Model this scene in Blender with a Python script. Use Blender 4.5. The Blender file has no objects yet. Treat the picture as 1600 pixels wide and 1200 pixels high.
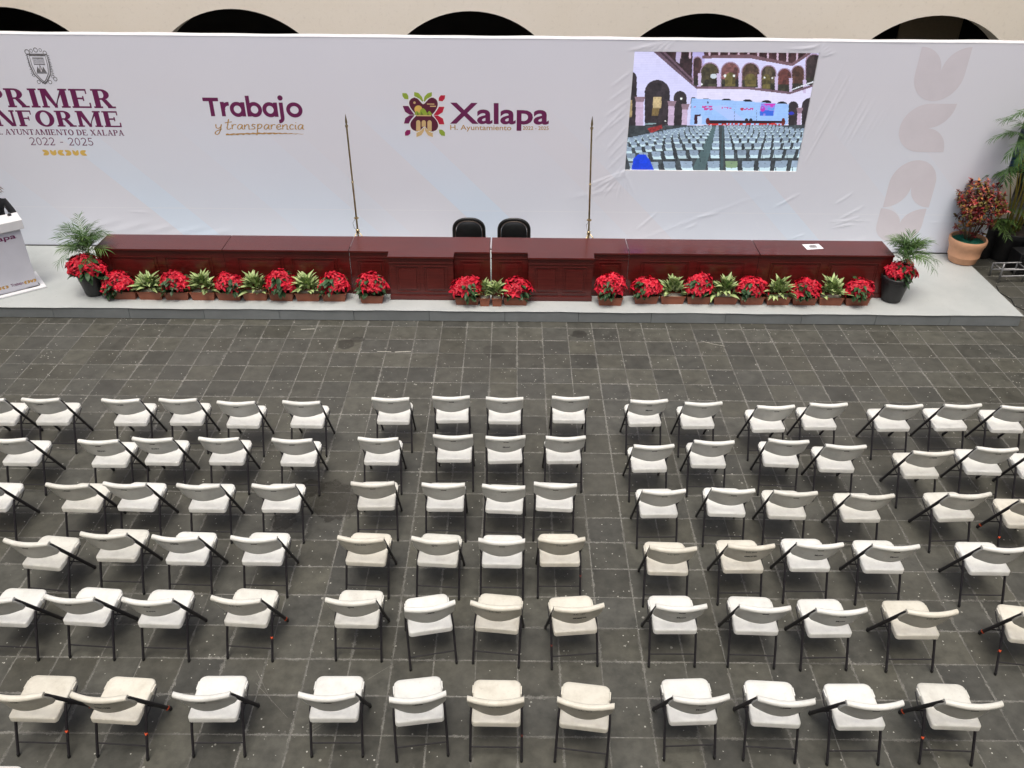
import bpy, bmesh, math, random
import numpy as np
from mathutils import Vector, Matrix

R = math.radians
random.seed(7)
scene = bpy.context.scene
col = scene.collection

# ------------------------------------------------------------------ camera, world, sun, exposure
cam_data = bpy.data.cameras.new('camera')
cam = bpy.data.objects.new('camera', cam_data)
col.objects.link(cam)
cam_data.sensor_fit = 'HORIZONTAL'
cam_data.sensor_width = 36.0
cam_data.lens = 36.0 * 1339.2 / 1600.0
cam_data.clip_start = 0.1
cam_data.clip_end = 500
_p, _yaw, _roll = R(32.93), R(0.0675), R(0.543)
_F = Vector((math.sin(_yaw) * math.cos(_p), math.cos(_yaw) * math.cos(_p), -math.sin(_p)))
_r = Vector((math.cos(_yaw), -math.sin(_yaw), 0))
_u = _r.cross(_F)
_rr = _r * math.cos(_roll) + _u * math.sin(_roll)
_uu = -_r * math.sin(_roll) + _u * math.cos(_roll)
m3 = Matrix((_rr, _uu, -_F)).transposed()
cam.matrix_world = Matrix.Translation((0, 0, 6.55)) @ m3.to_4x4()
scene.camera = cam

SUN_EL, SUN_AZ = R(72), R(186)
world = bpy.data.worlds.new('World')
scene.world = world
world.use_nodes = True
wn = world.node_tree
bg = wn.nodes['Background']
sky = wn.nodes.new('ShaderNodeTexSky')
sky.sky_type = 'NISHITA'
sky.sun_disc = False
sky.sun_elevation = SUN_EL
sky.sun_rotation = SUN_AZ
sky.air_density = 0.9
sky.dust_density = 6.0
sky.ozone_density = 1.2
wn.links.new(sky.outputs[0], bg.inputs[0])
bg.inputs[1].default_value = 0.15

sun_d = bpy.data.lights.new('sun', 'SUN')
sun_d.energy = 1.5
sun_d.angle = R(28)
sun_d.color = (1.0, 1.0, 0.94)
sun = bpy.data.objects.new('sun', sun_d)
col.objects.link(sun)
sd = Vector((math.sin(SUN_AZ) * math.cos(SUN_EL), math.cos(SUN_AZ) * math.cos(SUN_EL), math.sin(SUN_EL)))
sun.rotation_euler = sd.to_track_quat('Z', 'Y').to_euler()
sun.location = (0, 0, 12)

scene.view_settings.view_transform = 'Standard'
scene.view_settings.look = 'None'
scene.view_settings.gamma = 1
scene.view_settings.exposure = 0.16
scene.view_settings.use_curve_mapping = False


# ------------------------------------------------------------------ helpers
def lin(c):
    return tuple(((v / 255) / 12.92 if v / 255 <= 0.04045 else ((v / 255 + 0.055) / 1.055) ** 2.4) for v in c)


class NT:
    """tiny node helper"""
    def __init__(self, name):
        self.m = bpy.data.materials.new(name)
        self.m.use_nodes = True
        self.t = self.m.node_tree
        self.b = self.t.nodes['Principled BSDF']

    def n(self, typ, **kw):
        nd = self.t.nodes.new(typ)
        for k, v in kw.items():
            if k.startswith('i_'):
                nd.inputs[k[2:]].default_value = v
            else:
                setattr(nd, k, v)
        return nd

    def l(self, a, b):
        self.t.links.new(a, b)

    def math(self, op, a, b=None, c=None):
        nd = self.n('ShaderNodeMath', operation=op)
        for i, v in enumerate((a, b, c)):
            if v is None:
                continue
            if isinstance(v, (int, float)):
                nd.inputs[i].default_value = v
            else:
                self.l(v, nd.inputs[i])
        return nd.outputs[0]

    def mix(self, f, a, b):
        nd = self.n('ShaderNodeMix', data_type='RGBA')
        for s, v in ((nd.inputs[0], f), (nd.inputs[6], a), (nd.inputs[7], b)):
            if isinstance(v, tuple):
                s.default_value = (*v, 1) if len(v) == 3 else v
            elif isinstance(v, (int, float)):
                s.default_value = v
            else:
                self.l(v, s)
        return nd.outputs[2]

    def noise(self, scale, detail=4, rough=0.55, vec=None, dim='3D'):
        nd = self.n('ShaderNodeTexNoise', noise_dimensions=dim)
        nd.inputs['Scale'].default_value = scale
        nd.inputs['Detail'].default_value = detail
        nd.inputs['Roughness'].default_value = rough
        if vec is not None:
            self.l(vec, nd.inputs['Vector'])
        return nd.outputs[0]

    def ramp(self, f, lo, hi):
        nd = self.n('ShaderNodeMapRange')
        self.l(f, nd.inputs[0])
        nd.inputs[1].default_value = lo
        nd.inputs[2].default_value = hi
        return nd.outputs[0]

    def pos(self):
        return self.n('ShaderNodeNewGeometry').outputs['Position']

    def bump(self, h, strength=0.2, dist=0.01):
        nd = self.n('ShaderNodeBump')
        nd.inputs['Strength'].default_value = strength
        nd.inputs['Distance'].default_value = dist
        self.l(h, nd.inputs['Height'])
        self.l(nd.outputs[0], self.b.inputs['Normal'])


def simple(name, c, rough=0.5, var=0.12, scale=20, metal=0.0, spec=0.5, bump=0.0, bscale=200, emit=0, obj_rand=0.0):
    t = NT(name)
    vec = t.n('ShaderNodeTexCoord').outputs['Object'] if obj_rand < 0 else t.pos()
    f = t.ramp(t.noise(scale, 5, 0.6, vec), 0.3, 0.7)
    lo = tuple(max(0, v * (1 - var)) for v in c)
    hi = tuple(min(1, v * (1 + var)) for v in c)
    colr = t.mix(f, lo, hi)
    if obj_rand > 0:
        oi = t.n('ShaderNodeObjectInfo').outputs['Random']
        hsv = t.n('ShaderNodeHueSaturation')
        t.l(t.math('MULTIPLY_ADD', oi, 2 * obj_rand, 1 - obj_rand), hsv.inputs['Value'])
        t.l(colr, hsv.inputs['Color'])
        colr = hsv.outputs[0]
    t.l(colr, t.b.inputs['Base Color'])
    t.b.inputs['Roughness'].default_value = rough
    t.b.inputs['Metallic'].default_value = metal
    t.b.inputs['Specular IOR Level'].default_value = spec
    if bump:
        t.bump(t.noise(bscale, 3, 0.6, vec), bump, 0.003)
    return t.m


def ob(name, mesh, parent=None, loc=None, rot=None, smooth=False):
    o = bpy.data.objects.new(name, mesh)
    col.objects.link(o)
    if parent is not None:
        o.parent = parent
    if loc is not None:
        o.location = loc
    if rot is not None:
        o.rotation_euler = rot
    return o


def tag(o, label=None, cat=None, group=None, kind=None):
    if label:
        o['label'] = label
    if cat:
        o['category'] = cat
    if group:
        o['group'] = group
    if kind:
        o['kind'] = kind
    return o


def empty(name, loc, rz=0.0, **kw):
    o = bpy.data.objects.new(name, None)
    o.empty_display_size = 0.1
    col.objects.link(o)
    o.location = loc
    o.rotation_euler = (0, 0, rz)
    return tag(o, **kw)


def finish(bm, name, mats, smooth=False, angle=None):
    bmesh.ops.recalc_face_normals(bm, faces=bm.faces)
    me = bpy.data.meshes.new(name)
    bm.to_mesh(me)
    bm.free()
    for m in (mats if isinstance(mats, (list, tuple)) else [mats]):
        me.materials.append(m)
    if smooth:
        for p in me.polygons:
            p.use_smooth = True
        if angle is not None:
            try:
                me.set_sharp_from_angle(angle=R(angle))
            except Exception:
                pass
    return me


def pymesh(name, verts, faces, mats, smooth=False, midx=None):
    me = bpy.data.meshes.new(name)
    me.from_pydata([tuple(v) for v in verts], [], faces)
    for m in (mats if isinstance(mats, (list, tuple)) else [mats]):
        me.materials.append(m)
    if midx is not None:
        me.polygons.foreach_set('material_index', midx)
    if smooth:
        me.polygons.foreach_set('use_smooth', [True] * len(me.polygons))
    me.update()
    return me


def bx(bm, x0, y0, z0, x1, y1, z1, bev=0.0, mi=0, M=None):
    vs = [bm.verts.new((x, y, z)) for x in (x0, x1) for y in (y0, y1) for z in (z0, z1)]
    idx = [(0, 1, 3, 2), (4, 6, 7, 5), (0, 4, 5, 1), (2, 3, 7, 6), (0, 2, 6, 4), (1, 5, 7, 3)]
    fs = [bm.faces.new([vs[i] for i in f]) for f in idx]
    for f in fs:
        f.material_index = mi
    if bev > 0:
        es = list({e for f in fs for e in f.edges})
        r = bmesh.ops.bevel(bm, geom=es, offset=bev, segments=2, affect='EDGES', profile=0.6)
        vs = list({v for f in r['faces'] for v in f.verts} | {v for v in vs if v.is_valid})
        for f in r['faces']:
            f.material_index = mi
    if M is not None:
        for v in vs:
            if v.is_valid:
                v.co = M @ v.co
    return vs


def sweep(bm, pts, rx, ry=None, n=8, up=Vector((1, 0, 0)), mi=0, caps=True):
    """tube along pts; rx across 'up' direction, ry along the other normal"""
    ry = rx if ry is None else ry
    pts = [Vector(p) for p in pts]
    rings = []
    for i, p in enumerate(pts):
        d = (pts[min(i + 1, len(pts) - 1)] - pts[max(i - 1, 0)]).normalized()
        a = up - d * up.dot(d)
        if a.length < 1e-4:
            a = Vector((0, 1, 0)) - d * d.y
        a.normalize()
        b = d.cross(a)
        ring = []
        sx = rx[i] if isinstance(rx, (list, tuple)) else rx
        sy = ry[i] if isinstance(ry, (list, tuple)) else ry
        for k in range(n):
            t = 2 * math.pi * k / n
            ring.append(bm.verts.new(p + a * math.cos(t) * sx + b * math.sin(t) * sy))
        rings.append(ring)
    for r0, r1 in zip(rings, rings[1:]):
        for k in range(n):
            f = bm.faces.new((r0[k], r0[(k + 1) % n], r1[(k + 1) % n], r1[k]))
            f.material_index = mi
    if caps:
        for r in (rings[0][::-1], rings[-1]):
            f = bm.faces.new(r)
            f.material_index = mi


def lathe(bm, prof, n=32, mi=0, c=(0, 0), cap0=True, cap1=False):
    rings = []
    for r, z in prof:
        rings.append([bm.verts.new((c[0] + r * math.cos(2 * math.pi * k / n), c[1] + r * math.sin(2 * math.pi * k / n), z)) for k in range(n)])
    for a, b in zip(rings, rings[1:]):
        for k in range(n):
            bm.faces.new((a[k], a[(k + 1) % n], b[(k + 1) % n], b[k])).material_index = mi
    if cap0:
        bm.faces.new(rings[0][::-1]).material_index = mi
    if cap1:
        bm.faces.new(rings[-1]).material_index = mi


# ------------------------------------------------------------------ materials
M_wall = NT('cream_plaster')
_f = M_wall.ramp(M_wall.noise(0.9, 6, 0.6, M_wall.pos()), 0.3, 0.7)
_c = M_wall.mix(_f, (0.83, 0.755, 0.63), (0.87, 0.80, 0.685))
_f2 = M_wall.ramp(M_wall.noise(14, 6, 0.7, M_wall.pos()), 0.55, 0.8)
_c = M_wall.mix(M_wall.math('MULTIPLY', _f2, 0.35), _c, (0.48, 0.42, 0.34))
M_wall.l(_c, M_wall.b.inputs['Base Color'])
M_wall.b.inputs['Roughness'].default_value = 0.9
M_wall.bump(M_wall.noise(40, 5, 0.6, M_wall.pos()), 0.3, 0.004)
M_wall = M_wall.m
M_dark = simple('shaded_interior', (0.018, 0.016, 0.015), 0.9, 0.3, 1.5)  # near-black wall colour carries the shade inside the arcade
M_stage_top = NT('stage_top_vinyl')
_p_ = M_stage_top.pos()
_f = M_stage_top.ramp(M_stage_top.noise(1.1, 5, 0.6, _p_), 0.35, 0.7)
_c = M_stage_top.mix(_f, (0.41, 0.435, 0.425), (0.50, 0.52, 0.505))
_f = M_stage_top.ramp(M_stage_top.noise(6, 6, 0.7, _p_), 0.60, 0.74)
_c = M_stage_top.mix(M_stage_top.math('MULTIPLY', _f, 0.35), _c, (0.36, 0.36, 0.34))
_f = M_stage_top.ramp(M_stage_top.noise(38, 2, 0.5, _p_), 0.70, 0.74)
_c = M_stage_top.mix(M_stage_top.math('MULTIPLY', _f, 0.5), _c, (0.22, 0.22, 0.21))
M_stage_top.l(_c, M_stage_top.b.inputs['Base Color'])
M_stage_top.b.inputs['Roughness'].default_value = 0.45
M_stage_top = M_stage_top.m
M_fascia = simple('grey_fascia_paint', (0.20, 0.217, 0.22), 0.6, 0.12, 2.5, obj_rand=0.06)
M_black = simple('black_matte', (0.012, 0.012, 0.013), 0.55, 0.3, 8)
M_tube = simple('charcoal_powder_coat', (0.024, 0.022, 0.025), 0.52, 0.25, 30, spec=0.3)
M_cap = simple('black_rubber', (0.01, 0.01, 0.01), 0.8, 0.2, 30)
M_brass = simple('brass', (0.50, 0.40, 0.24), 0.28, 0.25, 9, metal=1.0)
M_brass_dark = simple('dark_lacquered_wood', (0.10, 0.045, 0.025), 0.3, 0.2, 9)
M_steel = simple('galvanised_steel', (0.30, 0.30, 0.30), 0.45, 0.25, 12, metal=0.6)
M_white = simple('white_lacquer', (0.78, 0.78, 0.79), 0.4, 0.04, 3)
M_paper = simple('white_paper', (0.82, 0.82, 0.83), 0.8, 0.03, 6)
M_ink = simple('black_ink', (0.02, 0.02, 0.022), 0.7, 0.3, 60)
M_fadeink = simple('faded_grey_ink', (0.16, 0.15, 0.14), 0.7, 0.4, 120)
M_slot = simple('slot_shadow', (0.08, 0.075, 0.07), 0.8, 0.2, 30)
M_tape = simple('orange_tape', (0.75, 0.10, 0.03), 0.6, 0.15, 60)
M_redtube = simple('worn_red_tube', (0.12, 0.02, 0.015), 0.5, 0.4, 40)
M_leather = simple('black_leather', (0.012, 0.013, 0.013), 0.32, 0.2, 12, bump=0.15, bscale=90)
M_bronze = simple('bronze_trim', (0.10, 0.075, 0.06), 0.35, 0.2, 20, metal=0.3)
M_terra = simple('terracotta_plastic', (0.27, 0.085, 0.045), 0.55, 0.12, 6, obj_rand=0.1)
M_clay = simple('peach_clay', (0.62, 0.33, 0.19), 0.7, 0.12, 5, bump=0.1, bscale=60)
M_soil = simple('dark_soil', (0.035, 0.025, 0.018), 0.95, 0.5, 60, bump=0.6, bscale=60)
M_pebble = simple('pale_pebbles', (0.50, 0.46, 0.38), 0.8, 0.35, 70, bump=0.6, bscale=80)
M_shred = simple('green_shredded_filler', (0.01, 0.16, 0.10), 0.6, 0.7, 45, bump=0.9, bscale=50)
M_blackpot = simple('black_plastic_pot', (0.017, 0.017, 0.018), 0.45, 0.25, 10)
M_skin = simple('skin', (0.42, 0.24, 0.16), 0.5, 0.08, 20)
M_hair = simple('brown_hair', (0.16, 0.075, 0.025), 0.5, 0.4, 60)
M_suit = simple('dark_suit_cloth', (0.022, 0.022, 0.025), 0.85, 0.25, 40, bump=0.3, bscale=80)
M_purple = simple('purple_print', (0.150, 0.012, 0.085), 0.6, 0.06, 4)
M_maroon = simple('maroon_print', (0.105, 0.012, 0.035), 0.6, 0.06, 4)
M_crimson = simple('crimson_print', (0.50, 0.012, 0.045), 0.6, 0.06, 4)
M_magenta = simple('magenta_print', (0.27, 0.008, 0.11), 0.6, 0.06, 4)
M_gold = simple('gold_print', (0.50, 0.29, 0.08), 0.6, 0.15, 8)
M_sand = simple('sand_print', (0.66, 0.47, 0.22), 0.6, 0.06, 8)
M_yellow = simple('yellow_print', (0.75, 0.50, 0.12), 0.6, 0.06, 8)
M_lime = simple('leaf_green_print', (0.30, 0.42, 0.045), 0.6, 0.06, 8)
M_olive = simple('olive_print', (0.15, 0.20, 0.03), 0.6, 0.06, 8)
M_whiteprint = simple('white_print', (0.85, 0.84, 0.84), 0.6, 0.03, 8)
M_pinkgrey = simple('pale_taupe_print', (0.730, 0.695, 0.745), 0.7, 0.03, 3)
M_greyprint = simple('engraving_grey_print', (0.16, 0.155, 0.16), 0.7, 0.5, 45)


def plastic(name, c, stain, amt):
    t = NT(name)
    vec = t.n('ShaderNodeTexCoord').outputs['Object']
    oi = t.n('ShaderNodeObjectInfo').outputs['Random']
    off = t.n('ShaderNodeVectorMath', operation='ADD')
    t.l(vec, off.inputs[0])
    cmb = t.n('ShaderNodeCombineXYZ')
    t.l(t.math('MULTIPLY', oi, 50.0), cmb.inputs[0])
    t.l(t.math('MULTIPLY', oi, 91.0), cmb.inputs[1])
    t.l(cmb.outputs[0], off.inputs[1])
    v = off.outputs[0]
    a = t.ramp(t.noise(7, 6, 0.65, v), 0.45, 0.75)
    b = t.ramp(t.noise(45, 4, 0.6, v), 0.58, 0.8)
    f = t.math('MULTIPLY', t.math('ADD', a, t.math('MULTIPLY', b, 0.8)), amt)
    hs = t.n('ShaderNodeHueSaturation')
    t.l(t.math('MULTIPLY_ADD', oi, 0.09, 0.93), hs.inputs['Value'])
    t.l(t.mix(f, c, stain), hs.inputs['Color'])
    t.l(hs.outputs[0], t.b.inputs['Base Color'])
    t.b.inputs['Roughness'].default_value = 0.42
    t.b.inputs['Specular IOR Level'].default_value = 0.4
    t.bump(t.noise(260, 2, 0.5, vec), 0.12, 0.002)
    return t.m


M_pl = {
    'white': plastic('white_chair_plastic', (0.765, 0.765, 0.715), (0.54, 0.535, 0.49), 0.55),
    'off': plastic('off_white_chair_plastic', (0.72, 0.71, 0.64), (0.50, 0.48, 0.42), 0.6),
    'cream': plastic('yellowed_chair_plastic', (0.71, 0.68, 0.58), (0.50, 0.46, 0.37), 0.6),
}

# dark mahogany veneer
t = NT('mahogany_veneer')
vec = t.n('ShaderNodeMapping')
vec.inputs['Scale'].default_value = (0.9, 14, 14)
t.l(t.pos(), vec.inputs[0])
f = t.ramp(t.noise(2.2, 7, 0.65, vec.outputs[0]), 0.3, 0.75)
f2 = t.ramp(t.noise(0.8, 4, 0.6, t.pos()), 0.35, 0.7)
c = t.mix(f, (0.058, 0.0060, 0.0050), (0.115, 0.0125, 0.0095))
c = t.mix(t.math('MULTIPLY', f2, 0.45), c, (0.135, 0.022, 0.017))
t.l(c, t.b.inputs['Base Color'])
t.b.inputs['Roughness'].default_value = 0.22
t.l(t.math('MULTIPLY_ADD', f2, 0.10, 0.17), t.b.inputs['Roughness'])
t.b.inputs['Coat Weight'].default_value = 0.1
t.b.inputs['Coat Roughness'].default_value = 0.08
M_wood = t.m

# ------------------------------------------------------------------ volcanic stone tiles
TX, TY, X0, Y0 = 0.39119, 0.40005, 1.2571, 11.7367


def stone(name, is_grout):
    t = NT(name)
    pos = t.pos()
    sep = t.n('ShaderNodeSeparateXYZ')
    t.l(pos, sep.inputs[0])
    gx = t.math('DIVIDE', t.math('SUBTRACT', sep.outputs[0], X0 - 40 * TX), TX)
    gy = t.math('DIVIDE', t.math('SUBTRACT', sep.outputs[1], Y0 - 60 * TY), TY)
    cx, cy = t.math('FLOOR', gx), t.math('FLOOR', gy)
    cell = t.n('ShaderNodeCombineXYZ')
    t.l(cx, cell.inputs[0])
    t.l(cy, cell.inputs[1])
    wn_ = t.n('ShaderNodeTexWhiteNoise', noise_dimensions='2D')
    t.l(cell.outputs[0], wn_.inputs['Vector'])
    rnd, rcol = wn_.outputs['Value'], wn_.outputs['Color']
    # distance to the nearest joint, in metres
    fx, fy = t.math('FRACT', gx), t.math('FRACT', gy)
    dx = t.math('MULTIPLY', t.math('MINIMUM', fx, t.math('SUBTRACT', 1.0, fx)), TX)
    dy = t.math('MULTIPLY', t.math('MINIMUM', fy, t.math('SUBTRACT', 1.0, fy)), TY)
    d = t.math('MINIMUM', dx, dy)
    # noise offset per tile so that the grain differs from tile to tile
    offv = t.n('ShaderNodeVectorMath', operation='MULTIPLY_ADD')
    t.l(rcol, offv.inputs[0])
    offv.inputs[1].default_value = (13, 17, 5)
    t.l(pos, offv.inputs[2])
    ov = offv.outputs[0]
    grain = t.ramp(t.noise(7, 8, 0.68, ov), 0.3, 0.72)
    base = t.mix(grain, (0.045, 0.045, 0.038), (0.100, 0.099, 0.084))
    warm = t.mix(rnd, (0.93, 0.94, 0.97), (1.07, 1.05, 0.98))
    mul = t.n('ShaderNodeMix', data_type='RGBA', blend_type='MULTIPLY')
    mul.inputs[0].default_value = 1
    t.l(base, mul.inputs[6])
    t.l(warm, mul.inputs[7])
    c = mul.outputs[2]
    # individual tone of each tile
    hsv = t.n('ShaderNodeHueSaturation')
    sepc = t.n('ShaderNodeSeparateColor')
    t.l(rcol, sepc.inputs[0])
    t.l(t.math('MULTIPLY_ADD', sepc.outputs[1], 0.44, 0.76), hsv.inputs['Value'])
    t.l(c, hsv.inputs['Color'])
    c = hsv.outputs[0]
    # broad lighter/darker trodden areas
    broad = t.ramp(t.noise(0.35, 4, 0.6, pos), 0.35, 0.7)
    c = t.mix(t.math('MULTIPLY', broad, 0.25), c, (0.12, 0.114, 0.10))
    # pitted streaks of the volcanic stone
    mp = t.n('ShaderNodeMapping')
    mp.inputs['Scale'].default_value = (9, 60, 9)
    mp.inputs['Rotation'].default_value = (0, 0, 0.1)
    t.l(ov, mp.inputs[0])
    st = t.ramp(t.noise(1.0, 5, 0.7, mp.outputs[0]), 0.6, 0.8)
    c = t.mix(t.math('MULTIPLY', st, 0.35), c, (0.022, 0.021, 0.019))
    # light scuffs and dried droplets
    sc = t.ramp(t.noise(2.3, 9, 0.78, pos), 0.60, 0.72)
    c = t.mix(t.math('MULTIPLY', sc, 0.32), c, (0.20, 0.195, 0.17))
    vo = t.n('ShaderNodeTexVoronoi', feature='F1')
    vo.inputs['Scale'].default_value = 9.0
    vo.inputs['Randomness'].default_value = 1.0
    t.l(pos, vo.inputs['Vector'])
    vs = t.n('ShaderNodeSeparateColor')
    t.l(vo.outputs['Color'], vs.inputs[0])
    rad = t.math('MULTIPLY_ADD', vs.outputs[0], 0.13, 0.04)
    wob = t.math('MULTIPLY_ADD', t.noise(60, 2, 0.5, pos), 0.08, vo.outputs['Distance'])
    dot = t.math('MULTIPLY', t.math('LESS_THAN', wob, rad), t.math('GREATER_THAN', vs.outputs[1], t.math('MULTIPLY_ADD', t.ramp(t.noise(1.1, 4, 0.7, pos), 0.38, 0.62), 0.42, 0.50)))
    c = t.mix(t.math('MULTIPLY', dot, 0.75), c, (0.36, 0.35, 0.31))
    vo2 = t.n('ShaderNodeTexVoronoi', feature='F1')
    vo2.inputs['Scale'].default_value = 26.0
    t.l(pos, vo2.inputs['Vector'])
    vs2 = t.n('ShaderNodeSeparateColor')
    t.l(vo2.outputs['Color'], vs2.inputs[0])
    dot2 = t.math('MULTIPLY', t.math('LESS_THAN', vo2.outputs['Distance'], t.math('MULTIPLY_ADD', vs2.outputs[0], 0.16, 0.06)),
                  t.math('GREATER_THAN', vs2.outputs[1], t.math('MULTIPLY_ADD', t.ramp(t.noise(0.9, 4, 0.7, pos), 0.62, 0.38), 0.24, 0.74)))
    c = t.mix(t.math('MULTIPLY', dot2, 0.9), c, (0.5, 0.49, 0.44))
    # mortar smeared over the tile edges
    en = t.noise(18, 7, 0.75, pos)
    en2 = t.ramp(t.noise(1.6, 3, 0.6, pos), 0.35, 0.68)
    width = t.math('MULTIPLY', t.math('MULTIPLY', t.math('POWER', t.ramp(en, 0.38, 0.72), 1.6), 0.050), t.math('ADD', en2, 0.10))
    smear = t.math('LESS_THAN', d, t.math('ADD', width, t.math('MULTIPLY_ADD', t.ramp(t.noise(2.6, 5, 0.7, pos), 0.35, 0.7), 0.0030, 0.0030)))
    gn = t.ramp(t.noise(30, 5, 0.7, pos), 0.3, 0.75)
    gcol = t.mix(gn, (0.13, 0.126, 0.112), (0.35, 0.342, 0.308))
    gdim = t.ramp(t.noise(1.9, 6, 0.75, pos), 0.58, 0.42)
    gcol = t.mix(t.math('MULTIPLY', gdim, 0.62), gcol, (0.075, 0.071, 0.062))
    if is_grout:
        c = gcol
    else:
        crumb = t.ramp(t.noise(95, 3, 0.7, pos), 0.34, 0.55)
        c = t.mix(t.math('MULTIPLY', smear, t.math('MULTIPLY_ADD', crumb, 0.78, 0.08)), c, gcol)
    # damp patch between the left and middle blocks of chairs, and two old dark blotches
    rough = t.math('MULTIPLY_ADD', grain, 0.2, 0.44)
    for px, py, rr, k, wet in ((-2.02, 7.58, 0.36, 0.62, 1), (-2.36, 7.82, 0.17, 0.75, 1), (-2.55, 7.25, 0.16, 0.5, 1), (1.05, 11.55, 0.13, 0.6, 0),
                               (-2.50, 11.17, 0.14, 0.6, 0), (-2.35, 11.32, 0.10, 0.5, 0), (-0.25, 11.0, 0.2, 0.35, 0), (1.1, 10.8, 0.22, 0.3, 0)):
        vd = t.n('ShaderNodeVectorMath', operation='DISTANCE')
        t.l(pos, vd.inputs[0])
        vd.inputs[1].default_value = (px, py, 0)
        dd = t.math('MULTIPLY_ADD', t.math('SUBTRACT', t.noise(5, 5, 0.65, pos), 0.5), 0.75 * rr * 2, vd.outputs['Value'])
        mk = t.ramp(dd, rr, rr * 0.86)
        c = t.mix(t.math('MULTIPLY', mk, k), c, (0.018, 0.0165, 0.014))
        if wet:
            rough = t.math('MULTIPLY_ADD', mk, -0.28, rough)
    t.l(c, t.b.inputs['Base Color'])
    t.l(rough, t.b.inputs['Roughness'])
    t.b.inputs['Specular IOR Level'].default_value = 0.35
    hh = t.math('ADD', t.noise(30, 6, 0.7, ov), t.math('MULTIPLY', t.noise(5, 3, 0.5, ov), 1.5))
    t.bump(hh, 0.35, 0.004)
    return t.m


M_tile = stone('volcanic_stone_tile', False)
M_grout = stone('pale_mortar', True)

# ------------------------------------------------------------------ floor
floor = ob('floor', pymesh('floor', [(-14, -4, -0.0035), (14, -4, -0.0035), (14, 21, -0.0035), (-14, 21, -0.0035)], [(0, 1, 2, 3)], M_grout))
tag(floor, label='courtyard floor of dark volcanic stone tiles with pale mortar joints', kind='structure')


def tile_geo(w, h, bev=0.005, rng=None):
    """top of a tile with a worn bevel, sides down into the mortar"""
    j = [0.0] * 8
    if rng:
        j = [rng.uniform(-0.0022, 0.0022) for _ in range(8)]
    hw, hh = w / 2, h / 2
    cs = [(-hw, -hh), (hw, -hh), (hw, hh), (-hw, hh)]
    cs = [(x + j[2 * i], y + j[2 * i + 1]) for i, (x, y) in enumerate(cs)]
    v = [(x, y, -0.03) for x, y in cs] + [(x, y, -0.0018) for x, y in cs]
    v += [(x * (1 - bev / hw), y * (1 - bev / hh), 0.0) for x, y in cs]
    f = [(8, 9, 10, 11)]
    for k in range(4):
        a, b = k, (k + 1) % 4
        f.append((4 + a, 4 + b, 8 + b, 8 + a))
        f.append((a, b, 4 + b, 4 + a))
    return v, f


rng = random.Random(3)
variants = []
for k in range(10):
    v, f = tile_geo(TX - 0.0065, TY - 0.0065, 0.004, rng)
    variants.append(pymesh('tile', v, f, M_tile))
tiles = []
for i in range(-32, 32):
    for jy in range(-38, 12):
        cx, cy = X0 + (i + 0.5) * TX, Y0 + (jy + 0.5) * TY
        if abs(cx) < 13 and -3.5 < cy < 20.3:
            q = m3.transposed() @ (Vector((cx, cy, 0)) - Vector((0, 0, 6.55)))
            ux, uy = 1339.2 * q.x / -q.z, 1339.2 * q.y / -q.z
            vis = abs(ux) < 830 and abs(uy) < 620
            tiles.append((not vis, q.length, cx, cy))
tiles.sort()
bv, bf = [], []
for n, (nv, d, cx, cy) in enumerate(tiles):
    z = rng.uniform(-0.0008, 0.0012)
    tilt = (rng.uniform(-0.0035, 0.0035), rng.uniform(-0.0035, 0.0035), rng.uniform(-0.002, 0.002))
    if n < 300:
        o = ob('tile', variants[n % 10], floor, (cx, cy, z + 0.0), tilt)
    else:
        v, f = tile_geo(TX - 0.0065, TY - 0.0065, 0.004, rng)
        b0 = len(bv)
        bv += [(cx + x, cy + y, zz + z + x * tilt[1] * 0.7 + y * tilt[0] * 0.7) for x, y, zz in v]
        bf += [tuple(b0 + k for k in q) for q in f]
paving = ob('paving', pymesh('paving', bv, bf, M_tile), floor)
tag(paving, kind='stuff')

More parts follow.
